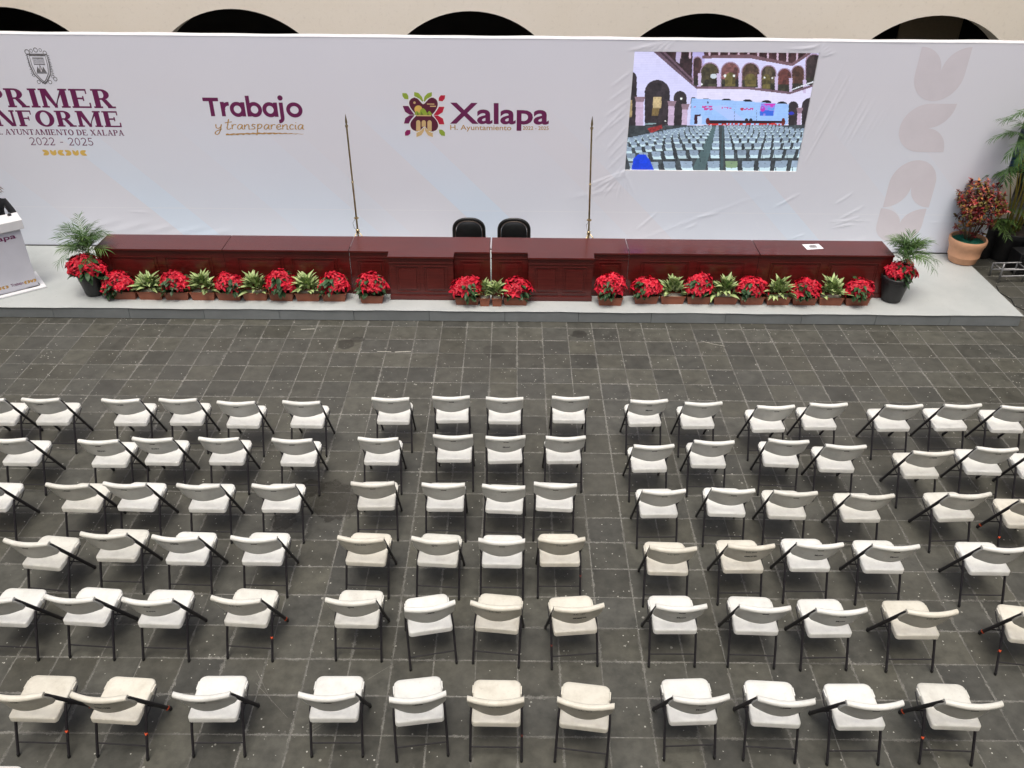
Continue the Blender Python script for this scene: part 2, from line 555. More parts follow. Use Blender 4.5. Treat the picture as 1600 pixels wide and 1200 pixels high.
# ------------------------------------------------------------------ arcades round the courtyard
def arcade(name, label, u0, u1, top, centres, rad, zc, M, depth=0.55, corridor=3.6):
    """wall in local x-z plane facing -y, with round-headed openings; M places it"""
    bm = bmesh.new()
    xs = set([u0, u1])
    for c in centres:
        for k in range(-20, 21):
            x = c + rad * math.sin(math.pi / 2 * k / 20)
            if u0 < x < u1:
                xs.add(round(x, 4))
    xs = sorted(xs)

    def zo(x):
        for c in centres:
            if abs(x - c) < rad - 1e-3:
                return zc + math.sqrt(rad * rad - (x - c) ** 2)
        return None

    def P(x, y, z):
        return bm.verts.new(M @ Vector((x, y, z)))
    for a, b in zip(xs, xs[1:]):
        m = (a + b) / 2
        if zo(m) is None:
            z0a = z0b = 0.0
            bm.faces.new((P(a, 0, 0), P(b, 0, 0), P(b, 0, top), P(a, 0, top)))
            bm.faces.new((P(a, depth, 0), P(b, depth, 0), P(b, depth, top), P(a, depth, top)))
        else:
            za = zo(a) or zc
            zb = zo(b) or zc
            for y in (0, depth):
                bm.faces.new((P(a, y, za), P(b, y, zb), P(b, y, top), P(a, y, top)))
            bm.faces.new((P(a, 0, za), P(b, 0, zb), P(b, depth, zb), P(a, depth, za)))
    for c in centres:
        for s in (-1, 1):
            x = c + s * rad
            if u0 < x < u1:
                bm.faces.new((P(x, 0, 0), P(x, depth, 0), P(x, depth, zc), P(x, 0, zc)))
    bm.faces.new((P(u0, 0, top), P(u1, 0, top), P(u1, depth, top), P(u0, depth, top)))
    me = finish(bm, 'wall', M_wall)
    root = empty(name, M @ Vector((0, 0, 0)), label=label, kind='structure')
    w = ob('wall_face', me, root)
    w.matrix_parent_inverse = Matrix.Translation(-(M @ Vector((0, 0, 0))))
    # corridor behind
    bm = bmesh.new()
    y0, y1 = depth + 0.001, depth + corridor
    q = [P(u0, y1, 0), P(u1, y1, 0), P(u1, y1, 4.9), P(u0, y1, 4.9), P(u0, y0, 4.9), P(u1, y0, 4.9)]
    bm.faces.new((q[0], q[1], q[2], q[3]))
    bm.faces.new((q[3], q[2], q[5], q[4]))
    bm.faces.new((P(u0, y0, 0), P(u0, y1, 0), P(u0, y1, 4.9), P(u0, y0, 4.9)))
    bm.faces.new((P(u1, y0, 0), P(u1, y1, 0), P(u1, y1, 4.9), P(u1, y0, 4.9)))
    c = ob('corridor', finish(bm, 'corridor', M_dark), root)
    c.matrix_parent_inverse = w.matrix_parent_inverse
    # capitals and plinths on the piers
    bm = bmesh.new()
    for a, b in zip(centres, centres[1:]):
        xl, xr = a + rad, b - rad
        for zz, hh_, e in ((zc - 0.22, 0.10, 0.04), (zc - 0.12, 0.12, 0.07), (0.001, 0.3, 0.06)):
            bx(bm, xl - e, -e, zz, xr + e, depth + e, zz + hh_, 0.012, 0, M)
    k = ob('pier_mouldings', finish(bm, 'pier_mouldings', M_wall), root)
    k.matrix_parent_inverse = w.matrix_parent_inverse
    return root


CEN = [-12.99, -8.95, -4.91, -0.76, 3.34, 7.42, 11.5]
Mb = Matrix.Translation((0, 16.0, 0))
back_wall = arcade('arcade_wall', 'cream plastered arcade wall whose dark arch heads show above the white banner', -14, 14, 9.4, CEN, 1.80, 2.09, Mb)
Ml = Matrix.Translation((-10.6, 0, 0)) @ Matrix.Rotation(R(90), 4, 'Z')
arcade('arcade_wall', 'cream arcade wall along the left side of the courtyard', -2.2, 16.0, 9.4, [-0.2 + 4.1 * k for k in range(4)], 1.80, 2.09, Ml)
Mr = Matrix.Translation((10.6, 0, 0)) @ Matrix.Rotation(R(-90), 4, 'Z')
arcade('arcade_wall', 'cream arcade wall along the right side of the courtyard', -16.0, 2.2, 9.4, [-13.9 + 4.1 * k for k in range(4)], 1.80, 2.09, Mr)
Mf = Matrix.Translation((0, -2.2, 0)) @ Matrix.Rotation(R(180), 4, 'Z')
arcade('arcade_wall', 'cream arcade wall below the gallery facing the stage', -10.6, 10.6, 9.4, [-8.2, -4.1, 0.0, 4.1, 8.2], 1.80, 2.09, Mf)
# a beige shutter added in the right-hand arch for an unidentified pale shape
bm = bmesh.new()
bx(bm, 7.55, 17.9, 0.004, 8.75, 17.96, 3.72, 0.01)
tag(ob('boarding', finish(bm, 'boarding', simple('beige_boarding', (0.22, 0.17, 0.11), 0.8))), label='dim beige shutter added inside the rightmost dark arch', cat='boarding')

# ------------------------------------------------------------------ stage
stage = empty('stage', (0, 11.92, 0), label='low pale grey stage platform with grey painted front panels', cat='stage')
SX0, SX1, SY0, SY1, SH = -10.2, 8.04, 11.92, 15.3, 0.1945


def lp(o, root):
    """keep world coordinates for a mesh modelled in world space"""
    o.parent = root
    o.matrix_parent_inverse = (Matrix.Translation(root.location) @ Matrix.Rotation(root.rotation_euler[2], 4, 'Z')).inverted()
    return o


bm = bmesh.new()
nseg = 90
xs = [SX0 + (SX1 - SX0) * k / nseg for k in range(nseg + 1)]
ed = [0.006 * math.sin(x * 2.7) + 0.004 * math.sin(x * 9.1 + 1) for x in xs]
rows_ = []
for yy, zz in ((SY0 + 0.004, SH - 0.012), (SY0 - 0.012, SH - 0.009), (SY0 - 0.014, SH - 0.002), (SY0, SH), (SY0 + 0.6, SH), (SY1, SH)):
    rows_.append([bm.verts.new((x, yy + (ed[k] if yy < SY0 + 0.01 else 0) * 0.5, zz + (ed[k] * 0.4 if yy < SY0 + 0.01 else 0))) for k, x in enumerate(xs)])
for a, b in zip(rows_, rows_[1:]):
    for k in range(nseg):
        bm.faces.new((a[k], a[k + 1], b[k + 1], b[k]))
lp(ob('stage_top', finish(bm, 'stage_top', M_stage_top, True)), stage)
bm = bmesh.new()
bx(bm, SX0 + 0.02, SY0 + 0.03, 0.004, SX1 - 0.02, SY1 - 0.02, SH - 0.014)
lp(ob('stage_frame', finish(bm, 'stage_frame', M_black)), stage)
fx_ = [-10.2 + 0.03, -9.64, -8.43, -7.23, -6.03, -4.85, -3.66, -2.49, -1.30, -0.11, 1.05, 2.2, 3.37, 4.57, 5.74, 6.91, 8.02]
for k, (a, b) in enumerate(zip(fx_, fx_[1:])):
    bm = bmesh.new()
    sh = random.uniform(-0.002, 0.002)
    bx(bm, a + 0.0025, SY0 + sh, 0.006 + abs(sh), b - 0.0025, SY0 + 0.022 + sh, SH - 0.014, 0.003)
    lp(ob('fascia_panel', finish(bm, 'fascia_panel', M_fascia)), stage)
for k in range(3):
    bm = bmesh.new()
    bx(bm, SX1 - 0.018, SY0 + 0.03 + k * 1.12, 0.006, SX1 + 0.004, SY0 + 0.03 + k * 1.12 + 1.11, SH - 0.014, 0.003)
    lp(ob('fascia_panel', finish(bm, 'fascia_panel', M_fascia)), stage)

# ------------------------------------------------------------------ printed fabric backdrop
BY = 14.26
BX0, BX1, BZ0, BZ1 = -10.3, 8.42, 0.198, 3.79
HX0, HX1, HZ0, HZ1 = 1.905, 4.838, 1.668, 3.609     # window for the screen
t = NT('printed_banner_fabric')
pos = t.pos()
sp = t.n('ShaderNodeSeparateXYZ')
t.l(pos, sp.inputs[0])
s = t.math('ADD', sp.outputs[0], sp.outputs[2])
cr = t.n('ShaderNodeValToRGB')
cr.color_ramp.interpolation = 'CONSTANT'
stops = [(-12, .35), (-9.6, .75), (-8.6, .3), (-7.2, .1), (-5.52, .85), (-4.87, .4), (-3.35, .62), (-1.95, .3), (-1.35, .1), (0.0, .9), (0.72, .25), (2.5, .05), (3.2, .4), (5.30, .7), (5.86, .2), (7.6, .45), (9.0, .2)]
els = cr.color_ramp.elements
for k, (sv, val) in enumerate(stops):
    p_ = (sv + 12) / 24
    e = els[k] if k < 2 else els.new(p_)
    e.position = p_
    e.color = (val, val, val, 1)
t.l(t.ramp(s, -12, 12), cr.inputs[0])
fade = t.ramp(sp.outputs[2], 2.9, 1.1)
band = t.math('MULTIPLY', cr.outputs[0], fade)
lav = t.mix(t.ramp(t.noise(0.35, 2, 0.5, pos), 0.3, 0.7), (0.775, 0.780, 0.850), (0.800, 0.805, 0.875))
c = t.mix(band, lav, (0.740, 0.850, 0.985))
seam = t.math('LESS_THAN', t.math('ABSOLUTE', t.math('SUBTRACT', sp.outputs[2], 0.925)), 0.006)
c = t.mix(t.math('MULTIPLY', seam, 0.4), c, (0.90, 0.91, 0.95))
t.l(c, t.b.inputs['Base Color'])
t.b.inputs['Roughness'].default_value = 0.65
t.b.inputs['Sheen Weight'].default_value = 0.1
t.bump(t.noise(420, 2, 0.5, pos), 0.08, 0.002)
M_banner = t.m
M_hem = simple('white_banner_hem', (0.80, 0.80, 0.82), 0.6, 0.03, 3)

_rng = np.random.default_rng(5)
folds = []


def fold(x0, z0, x1, z1, w, a):
    folds.append((x0, z0, x1, z1, w, a))


for k in range(15):      # right-hand side of the screen: long slanting pulls
    xx = HX1 + 0.02 + 0.085 * k + _rng.uniform(-.02, .02)
    ln = _rng.uniform(0.5, 1.6) * (1 - k / 22)
    z0_ = HZ0 + 0.05 + _rng.uniform(0, 1.1) + 0.02 * k
    fold(xx, z0_, xx + 0.32 * ln, z0_ + 0.95 * ln, _rng.uniform(.012, .026), _rng.uniform(.003, .008) * (1 - k / 20))
for k in range(4):       # up to the top hem from the upper right corner
    fold(HX1 + 0.02, HZ1 - 0.02 * k, HX1 + 0.05 + 0.07 * k, BZ1 - 0.02 - 0.05 * k, .014, .006)
for k in range(5):
    fold(HX1 - 0.2 - .1 * k, HZ1 + .02 + .01 * k, HX1 - 0.02, BZ1 - .03 - .02 * k, .016, .0025)
for k in range(9):       # lower left corner
    a_ = R(205 + 11 * k)
    ln = _rng.uniform(.25, .75)
    fold(HX0, HZ0, HX0 + ln * math.cos(a_), HZ0 + ln * math.sin(a_) * .9, .014, .006)
for k in range(6):       # upper left corner
    a_ = R(20 + 9 * k)
    fold(HX0 - .1 + .12 * k, HZ1 + .01, HX0 - .1 + .12 * k + .35 * math.cos(a_), HZ1 + .02 + .22 * math.sin(a_), .014, .005)
for k in range(8):
    zz = HZ0 + .1 + .22 * k
    fold(HX0 - .02, zz, HX0 - .3 - .1 * _rng.random(), zz - .25 - .2 * _rng.random(), .018, .004)
for k in range(9):       # under the screen and above the table
    xx = 2.2 + _rng.uniform(0, 4)
    zz = _rng.uniform(.45, 1.25)
    fold(xx, zz, xx + _rng.uniform(.2, .6), zz + _rng.uniform(.05, .35), .02, .006)
for k in range(7):
    xx = 5.6 + .33 * k
    fold(xx, .78 + .015 * math.sin(k), xx + .3, .80 + .02 * math.sin(k + 1), .012, .005)
for k in range(5):
    fold(-7.6 + .5 * k, .50 - .03 * k, -6.9 + .5 * k, .72 - .04 * k, .05, .006)
fold(-6.75, .86, -6.4, .84, .012, .006)
fold(-3.2, 3.74, -2.7, 3.70, .014, .006)
fold(1.2, 1.35, 2.0, 1.62, .03, .004)
fold(0.9, 1.15, 2.0, 1.40, .04, .003)
fold(1.35, 2.2, 1.85, 2.75, .02, .005)
fold(2.0, .30, 4.4, 1.30, .035, .003)
fold(5.9, .35, 7.5, .75, .05, .006)


def fdisp(x, z):
    x = np.asarray(x, float)
    z = np.asarray(z, float)
    d = 0.0012 * np.sin(x * 1.3 + z * .7) + 0.0008 * np.sin(x * 3.1 - z * 2.2)
    for x0, z0, x1, z1, w, a in folds:
        vx, vz = x1 - x0, z1 - z0
        L2 = vx * vx + vz * vz
        tt = ((x - x0) * vx + (z - z0) * vz) / L2
        tc = np.clip(tt, 0, 1)
        dd = np.hypot(x - x0 - tc * vx, z - z0 - tc * vz)
        amp = a * np.clip(1.2 * np.sin(math.pi * np.clip(tt * .9 + .08, 0, 1)), 0, 1)
        d = d + amp * np.exp(-(dd / w) ** 2)
    return d


def axis(a, b, cuts, step):
    pts = [a] + [c for c in cuts if a < c < b] + [b]
    out = []
    for p, q in zip(pts, pts[1:]):
        n = max(1, int(math.ceil((q - p) / step)))
        out += [p + (q - p) * k / n for k in range(n)]
    return np.array(out + [b])


ax = np.concatenate([axis(BX0, 1.0, [], .06)[:-1], axis(1.0, 6.2, [HX0, HX1], .0165)[:-1], axis(6.2, BX1, [], .03)])
az = axis(BZ0, BZ1, [HZ0, HZ1], .0185)
GX, GZ = np.meshgrid(ax, az)
D = fdisp(GX, GZ)
edge = np.minimum.reduce([np.abs(GZ - BZ0), np.abs(GZ - BZ1), np.abs(GX - BX1)])
D = D * np.clip(edge / .03, 0, 1)
flat = np.clip((GX - 1.0) / .4, 0, 1) * np.clip(np.maximum((6.36 - GX), (GX - 7.30)) / .12, 0, 1)
flat = np.maximum(flat, np.clip((1.55 - GZ) / .3, 0, 1) * (GX < 6.0))
D = D * flat
V = np.stack([GX, BY - D, GZ], -1).reshape(-1, 3)
nx = len(ax)
F = []
for j in range(len(az) - 1):
    for i in range(nx - 1):
        mx, mz = (ax[i] + ax[i + 1]) / 2, (az[j] + az[j + 1]) / 2
        if HX0 < mx < HX1 and HZ0 < mz < HZ1:
            continue
        a = j * nx + i
        F.append((a, a + 1, a + nx + 1, a + nx))
backdrop = empty('backdrop', (0, BY, 0), label='long white printed fabric backdrop with purple and gold lettering standing behind the tables', cat='backdrop')
lp(ob('printed_fabric', pymesh('printed_fabric', V.tolist(), F, M_banner, True)), backdrop)
# hem folded over the top of the frame, and the hem round the screen window
bm = bmesh.new()
n = 120
prev = None
for k in range(n + 1):
    x = BX0 + (BX1 - BX0) * k / n
    w = 0.004 * math.sin(x * 1.9) + 0.003 * math.sin(x * 5.3)
    cur = [bm.verts.new(q) for q in ((x, BY - 0.004, BZ1 - 0.012), (x, BY - 0.003, BZ1 + 0.004 + w), (x, BY + 0.02, BZ1 + 0.012 + w), (x, BY + 0.15, BZ1 + 0.008 + w), (x, BY + 0.17, BZ1 - 0.3))]
    if prev:
        for a in range(4):
            bm.faces.new((prev[a], cur[a], cur[a + 1], prev[a + 1]))
    prev = cur
lp(ob('top_hem', finish(bm, 'top_hem', M_hem, True)), backdrop)
bm = bmesh.new()
bx(bm, BX1 - 0.03, BY + 0.002, BZ0, BX1 + 0.001, BY + 0.16, BZ1 - 0.002, 0.004)
for (a, b, c_, d_) in ((HX0 - .02, HX1 + .02, HZ0 - .022, HZ0 + .012), (HX0 - .02, HX1 + .02, HZ1 - .004, HZ1 + .02)):
    bx(bm, a, BY + .003, c_, b, BY + .03, d_)
for (a, b) in ((HX0 - .02, HX0 + .004), (HX1 - .004, HX1 + .02)):
    bx(bm, a, BY + .004, HZ0, b, BY + .03, HZ1)
lp(ob('side_hem', finish(bm, 'side_hem', M_hem)), backdrop)
bm = bmesh.new()
bx(bm, BX0, BY - 0.012, SH + 0.001, BX1 - 0.45, BY + 0.05, SH + 0.016)
for k in range(13):
    x = BX0 + 0.4 + k * 1.5
    bx(bm, x, BY + 0.06, SH + .002, x + .05, BY + .11, 1.6)
    sweep(bm, [(x + .02, BY + .1, 3.7), (x + .02, BY + .9, .25)], .02)
lp(ob('support_frame', finish(bm, 'support_frame', M_black)), backdrop)

# ------------------------------------------------------------------ flat print: polygons a few mm proud of the fabric
def ribbon(pts, w, closed=False):
    """flat stroke along pts -> list of quads; w is a number or a list"""
    P_ = [Vector((p[0], p[1])) for p in pts]
    n = len(P_)
    Ls, Rs = [], []
    for i, p in enumerate(P_):
        if closed:
            d = P_[(i + 1) % n] - P_[(i - 1) % n]
        else:
            d = P_[min(i + 1, n - 1)] - P_[max(i - 1, 0)]
        d = d.normalized() if d.length > 0 else Vector((1, 0))
        ww = w[i] if isinstance(w, (list, tuple)) else w
        nn = Vector((-d.y, d.x)) * ww / 2
        Ls.append(p + nn)
        Rs.append(p - nn)
    out = []
    for i in range(n if closed else n - 1):
        j = (i + 1) % n
        out.append([Ls[i], Rs[i], Rs[j], Ls[j]])
    return out


def arc(cx, cy, rx, ry, a0, a1, n=14):
    return [(cx + rx * math.cos(R(a0 + (a1 - a0) * k / n)), cy + ry * math.sin(R(a0 + (a1 - a0) * k / n))) for k in range(n + 1)]


def band_(cx, cy, rxo, ryo, rxi, ryi, a0, a1, n=16):
    o_ = arc(cx, cy, rxo, ryo, a0, a1, n)
    i_ = arc(cx, cy, rxi, ryi, a0, a1, n)
    return [[o_[k], o_[k + 1], i_[k + 1], i_[k]] for k in range(n)]


def rect(x0, y0, x1, y1):
    return [[(x0, y0), (x1, y0), (x1, y1), (x0, y1)]]


def quad(*p):
    return [list(p)]


# slab-serif capitals, cap height 1: name -> (advance width, list of polygon groups)
def slab(c, bold=1.0):
    W, w, s = 0.215 * bold, 0.095 * bold, 0.085 * (0.6 + 0.4 * bold)      # stem, thin, slab thickness
    e = 0.075                                                          # slab overhang

    def stem(x, y0=0, y1=1, ww=W, lo=True, hi=True):
        g = [rect(x, y0, x + ww, y1)]
        if lo:
            g.append(rect(x - e, y0, x + ww + e, y0 + s))
        if hi:
            g.append(rect(x - e, y1 - s, x + ww + e, y1))
        return g
    if c == 'I':
        return W + 2 * e, stem(e)
    if c in 'PR':
        g = stem(e)
        g += [rect(e + W - .01, 1 - s, .44, 1), rect(e + W - .01, .44, .44, .44 + s), band_(.43, .72, .36, .28, .36 - W, .28 - s, -90, 90)]
        if c == 'R':
            g += [quad((.40, .46), (.62, .46), (.90, 0), (.66, 0)), rect(.62, 0, .98, s)]
            return .98, g
        return .80, g
    if c == 'M':
        return 1.28, stem(e, ww=W * .75) + stem(1.28 - e - W, ww=W) + [quad((e, 1), (e + W * 1.15, 1), (.69, .12), (.58, .02)), quad((.58, .02), (.69, .12), (1.0, 1), (1.28 - e - W * .3, 1)), quad((.56, 0), (.70, 0), (.72, .16), (.57, .16))]
    if c == 'N':
        return 1.02, stem(e, ww=w * 1.1) + stem(1.02 - e - w * 1.1, ww=w * 1.1, lo=False) + [quad((e, 1), (e + W * 1.1, 1), (1.02 - e, 0), (1.02 - e - W * .95, 0))]
    if c == 'F':
        return .84, stem(e) + [rect(e + W - .01, 1 - s, .76, 1), rect(.70, .74, .76, 1), rect(e + W - .01, .46, .60, .46 + s), rect(.55, .37, .61, .63)]
    if c == 'E':
        return .90, stem(e) + [rect(e + W - .01, 1 - s, .78, 1), rect(.72, .74, .78, 1), rect(e + W - .01, .46, .60, .46 + s), rect(.55, .37, .61, .63), rect(e + W - .01, 0, .86, s), rect(.80, 0, .87, .28)]
    if c == 'O':
        return .96, [band_(.48, .5, .48, .52, .48 - W, .52 - w, 0, 360, 32)]
    if c == 'D':
        return .96, stem(e) + [rect(e + W - .01, 1 - s, .42, 1), rect(e + W - .01, 0, .42, s), band_(.42, .5, .50, .5, .50 - W, .5 - s, -90, 90)]
    if c == 'H':
        return 1.0, stem(e) + stem(1 - e - W) + [rect(e + W - .01, .46, 1 - e - W + .01, .46 + s)]
    if c == 'A':
        return .98, [quad((.02 + e, 0), (.02 + e + w, 0), (.55, 1), (.42, 1)), quad((.42, 1), (.58, 1), (.96 - e, 0), (.96 - e - W, 0)), rect(.26, .28, .72, .28 + s), rect(0, 0, .30, s), rect(.66, 0, .98, s)]
    if c == 'Y':
        return .92, stem(.46 - W / 2, 0, .45, hi=False) + [quad((.04, 1), (.04 + W * 1.2, 1), (.46 + W * .4, .40), (.46 - W / 2, .40)), quad((.84, 1), (.84 - w, 1), (.46 + W * .1, .42), (.46 + W / 2, .40)), rect(0, 1 - s, .36, 1), rect(.60, 1 - s, .92, 1)]
    if c == 'U':
        return .98, [rect(e, .3, e + W, 1), rect(.98 - e - w * 1.2, .3, .98 - e, 1), band_(.5 - .01, .34, .415, .34, .415 - W * .9, .34 - w, 180, 360), rect(0, 1 - s, .36, 1), rect(.68, 1 - s, .98, 1)]
    if c == 'T':
        return .90, stem(.45 - W / 2, hi=False) + [rect(.03, 1 - s, .87, 1), rect(.02, .74, .08, 1), rect(.82, .74, .88, 1)]
    if c == 'X':
        return .96, [quad((.04, 1), (.04 + W * 1.2, 1), (.92, 0), (.92 - W * 1.2, 0)), quad((.84, 1), (.84 - w, 1), (.08, 0), (.08 + w, 0)), rect(0, 1 - s, .36, 1), rect(.62, 1 - s, .94, 1), rect(0, 0, .30, s), rect(.58, 0, .96, s)]
    if c == 'L':
        return .82, stem(e) + [rect(e + W - .01, 0, .76, s), rect(.70, 0, .77, .28)]
    if c == '.':
        return .26, [rect(.04, 0, .04 + W, .17)]
    if c == '-':
        return .50, [rect(.08, .36, .42, .36 + w)]
    if c == ' ':
        return .34, []
    if c == '2':
        top = arc(.31, .70, .25, .26, 160, -20, 12)
        return .66, [ribbon(top + [(.46, .46), (.10, .05)], w * 1.05), rect(.05, 0, .60, w), rect(.54, 0, .60, .2)]
    if c == '0':
        return .66, [band_(.33, .5, .29, .5, .29 - w, .5 - w, 0, 360, 28)]
    if c == '5':
        return .66, [rect(.12, .9, .56, 1), rect(.12, .52, .12 + w, 1), ribbon([(.16, .56)] + arc(.28, .33, .28, .28, 80, -150, 14), w * 1.05)]
    return .5, []


PRINT_N = [0]


class Print:
    """collects polygons in the plane of a surface; each group sits a hair in front of the one before"""
    def __init__(self, M, base=0.0012, step=0.00005, disp=None):
        self.M, self.z, self.step, self.disp, self.base = M, base, step, disp, base
        self.v, self.f, self.mi, self.mats = [], [], [], []

    def add(self, polys, mat, T=None):
        if mat not in self.mats:
            self.mats.append(mat)
        mi = self.mats.index(mat)
        self.z += self.step
        for p in polys:
            pts = [(T(q[0], q[1]) if T else (q[0], q[1])) for q in p]
            a = 0.0
            for i in range(len(pts)):
                x0, y0 = pts[i]
                x1, y1 = pts[(i + 1) % len(pts)]
                a += x0 * y1 - x1 * y0
            if a < 0:
                pts = pts[::-1]
            b = len(self.v)
            for (x, y) in pts:
                zz = self.z + (float(self.disp(x, y)) if self.disp else 0)
                self.v.append(self.M @ Vector((x, y, zz)))
            self.f.append(tuple(range(b, b + len(pts))))
            self.mi.append(mi)

    def build(self, name, root, **kw):
        o = ob(name, pymesh(name, self.v, self.f, self.mats, False, self.mi))
        lp(o, root)
        return tag(o, **kw)


# banner plane: local (x, z) -> world, third axis towards the camera
MB_ = Matrix(((1, 0, 0, 0), (0, 0, -1, BY), (0, 1, 0, 0), (0, 0, 0, 1)))


def text_slab(pr, s, x0, x1, z0, h, bold, mat):
    adv, gs = 0, []
    gap = 0.085
    for ch in s:
        w, g = slab(ch, bold)
        gs.append((adv, g))
        adv += w + gap
    adv -= gap
    k = (x1 - x0) / adv
    for a, g in gs:
        pr.z = pr.base
        for grp in g:
            pr.add(grp, mat, lambda x, y, a=a: (x0 + (a + x) * k, z0 + y * h))


pr = Print(MB_)
text_slab(pr, 'PRIMER', -8.62, -6.53, 2.645, 0.305, 1.16, M_purple)
pr.build('lettering', backdrop, label='large purple slab lettering PRIMER')
pr = Print(MB_)
text_slab(pr, 'INFORME', -8.72, -6.50, 2.335, 0.262, 1.16, M_purple)
pr.build('lettering', backdrop, label='large purple slab lettering INFORME')
pr = Print(MB_)
text_slab(pr, 'H. AYUNTAMIENTO DE XALAPA', -8.66, -6.50, 2.193, 0.094, 1.0, M_purple)
pr.build('lettering', backdrop, label='small purple line H. AYUNTAMIENTO DE XALAPA')
pr = Print(MB_)
text_slab(pr, '2022 - 2025', -8.12, -7.05, 2.02, 0.130, .95, M_purple)
pr.build('lettering', backdrop, label='thin purple years 2022 - 2025')


# four leaf tulips, each a half round with two pointed tips
def tulip_pts():
    out = [(-1, 1)]
    out += [(-1 + 1.0 * math.sin(R(a)) * 1.0, 1 - 0.92 * (1 - math.cos(R(a)))) for a in range(8, 90, 8)]
    out += [(0, .06)]
    out += [(1 - 1.0 * math.sin(R(a)), 1 - 0.92 * (1 - math.cos(R(a)))) for a in range(88, 0, -8)]
    out += [(1, 1)]
    out += [(math.cos(R(a)), math.sin(R(a)) * 1.0) for a in range(0, -181, -9)]
    return out


TUL = tulip_pts()


def tul_polys():
    """triangulated halves so that the notch stays sharp"""
    n = len(TUL)
    out = []
    notch = TUL.index((0, .06))
    left_in = TUL[0:notch + 1]
    right_in = TUL[notch:]
    i1 = right_in.index((1, 1))
    r_in = right_in[:i1 + 1]
    bot = right_in[i1:]
    m = len(bot) // 2
    rb, lb = bot[:m + 1], bot[m:]
    # left half: inner curve + bottom left; fan strips
    for inner, outer in ((left_in, list(reversed(lb + [(-1, 1)]))), (list(reversed(r_in)), rb)):
        k = 24

        def res(P_, q):
            d = [0]
            for a, b in zip(P_, P_[1:]):
                d.append(d[-1] + math.hypot(b[0] - a[0], b[1] - a[1]))
            s_ = d[-1] * q
            for i in range(len(P_) - 1):
                if s_ <= d[i + 1] + 1e-9:
                    u = (s_ - d[i]) / max(1e-9, d[i + 1] - d[i])
                    return (P_[i][0] + (P_[i + 1][0] - P_[i][0]) * u, P_[i][1] + (P_[i + 1][1] - P_[i][1]) * u)
            return P_[-1]
        for j in range(k):
            out.append([res(inner, j / k), res(inner, (j + 1) / k), res(outer, (j + 1) / k), res(outer, j / k)])
    return out


TULP = tul_polys()
for (cx, cz, hw, hh, rot) in ((6.83, 3.02, .40, .70, 0), (6.82, 2.44, .42, .40, 270), (6.86, 1.48, .40, .42, 180), (6.83, .72, .40, .32, 0)):
    pr = Print(MB_)
    c_, s_ = math.cos(R(rot)), math.sin(R(rot))
    if rot == 0 and cz > 2:
        cz, hh = 3.30, .42
    pr.add(TULP, M_pinkgrey, lambda x, y: (cx + (x * c_ - y * s_) * hw, cz + (x * s_ + y * c_) * hh))
    o = pr.build('leaf_motif', backdrop)
# six small gold tulips below the years
pr = Print(MB_)
for k, rot in enumerate((90, 0, 270, 90, 0, 270)):
    cx = -7.90 + 0.126 * k
    c_, s_ = math.cos(R(rot)), math.sin(R(rot))
    pr.add(TULP, M_yellow, lambda x, y: (cx + (x * c_ - y * s_) * .052, 1.893 + (x * s_ + y * c_) * .047))
pr.build('gold_motif_row', backdrop)

# engraved coat of arms
pr = Print(MB_)
SX, SZ = -7.59, 3.31
T_ = lambda x, y: (SX + x * .205, SZ + y * .275)
sh = [(-.62, .55), (.62, .55)] + [(.62, .0), (.5, -.45), (.18, -.80), (0, -.92), (-.18, -.80), (-.5, -.45), (-.62, .0)]
pr.add(ribbon(sh, .06, True), M_greyprint, T_)
pr.add(ribbon([(x * 1.25, y * 1.12) for x, y in sh], .09, True), M_greyprint, T_)
pr.add(ribbon([(-.42, .42), (.42, .42), (.42, .06), (-.42, .06)], .05, True), M_greyprint, T_)
for k in range(6):
    pr.add(rect(-.40, .12 + k * .05, .40, .135 + k * .05), M_greyprint, T_)
for mx, mh in ((-.22, .34), (0, .46), (.22, .34)):
    pr.add([[(mx - .17, -.38), (mx + .17, -.38), (mx, -.38 + mh)]], M_greyprint, T_)
pr.add([[(-.06, -.34), (.06, -.34), (0, -.02)]], M_pinkgrey, T_)
pr.add(ribbon([(-.42, -.42), (.42, -.42)], .05), M_greyprint, T_)
for cx, cy, r_ in ((-.70, .74, .20), (.66, .70, .16), (-.36, .82, .13), (.0, .86, .17), (.36, .86, .12), (-.45, -.93, .14), (.45, -.93, .15), (.78, -.62, .12), (-.70, -.55, .10), (.92, -.75, .16)):
    pr.add(band_(cx, cy, r_, r_ * .8, r_ * .72, r_ * .58, 0, 360, 14), M_greyprint, T_)
for k in range(12):
    a = -.5 + k * .10
    pr.add(ribbon([(.72, a), (.90 + .04 * (k % 2), a - .06)], .035), M_greyprint, T_)
    pr.add(ribbon([(-.72, a), (-.84 - .04 * (k % 2), a - .05)], .03), M_greyprint, T_)
pr.add(ribbon([(-.2, -1.0), (.0, -.9), (.2, -1.0)], .05), M_greyprint, T_)
pr.build('coat_of_arms', backdrop)

# "Trabajo" in a round geometric sans
pr = Print(MB_)
X0_, K_ = -5.085, 0.318
u = lambda a: (lambda x, y: (X0_ + (a + x) * K_, 2.53 + y * .30))
w_ = .20
pr.add(rect(0, .81, .80, 1.0), M_purple, u(0))
pr.add(rect(.30, 0, .51, .82), M_purple, u(0))
pr.add(rect(0, 0, w_, .78), M_purple, u(.87))
pr.add(ribbon([(.12, .35)] + arc(.42, .40, .30, .28, 170, 85, 8), w_), M_purple, u(.87))


def a_(a0):
    pr.add(band_(.36, .38, .39, .41, .39 - w_, .41 - w_, 0, 360, 28), M_purple, u(a0))
    pr.add(rect(.56, 0, .56 + w_, .77), M_purple, u(a0))


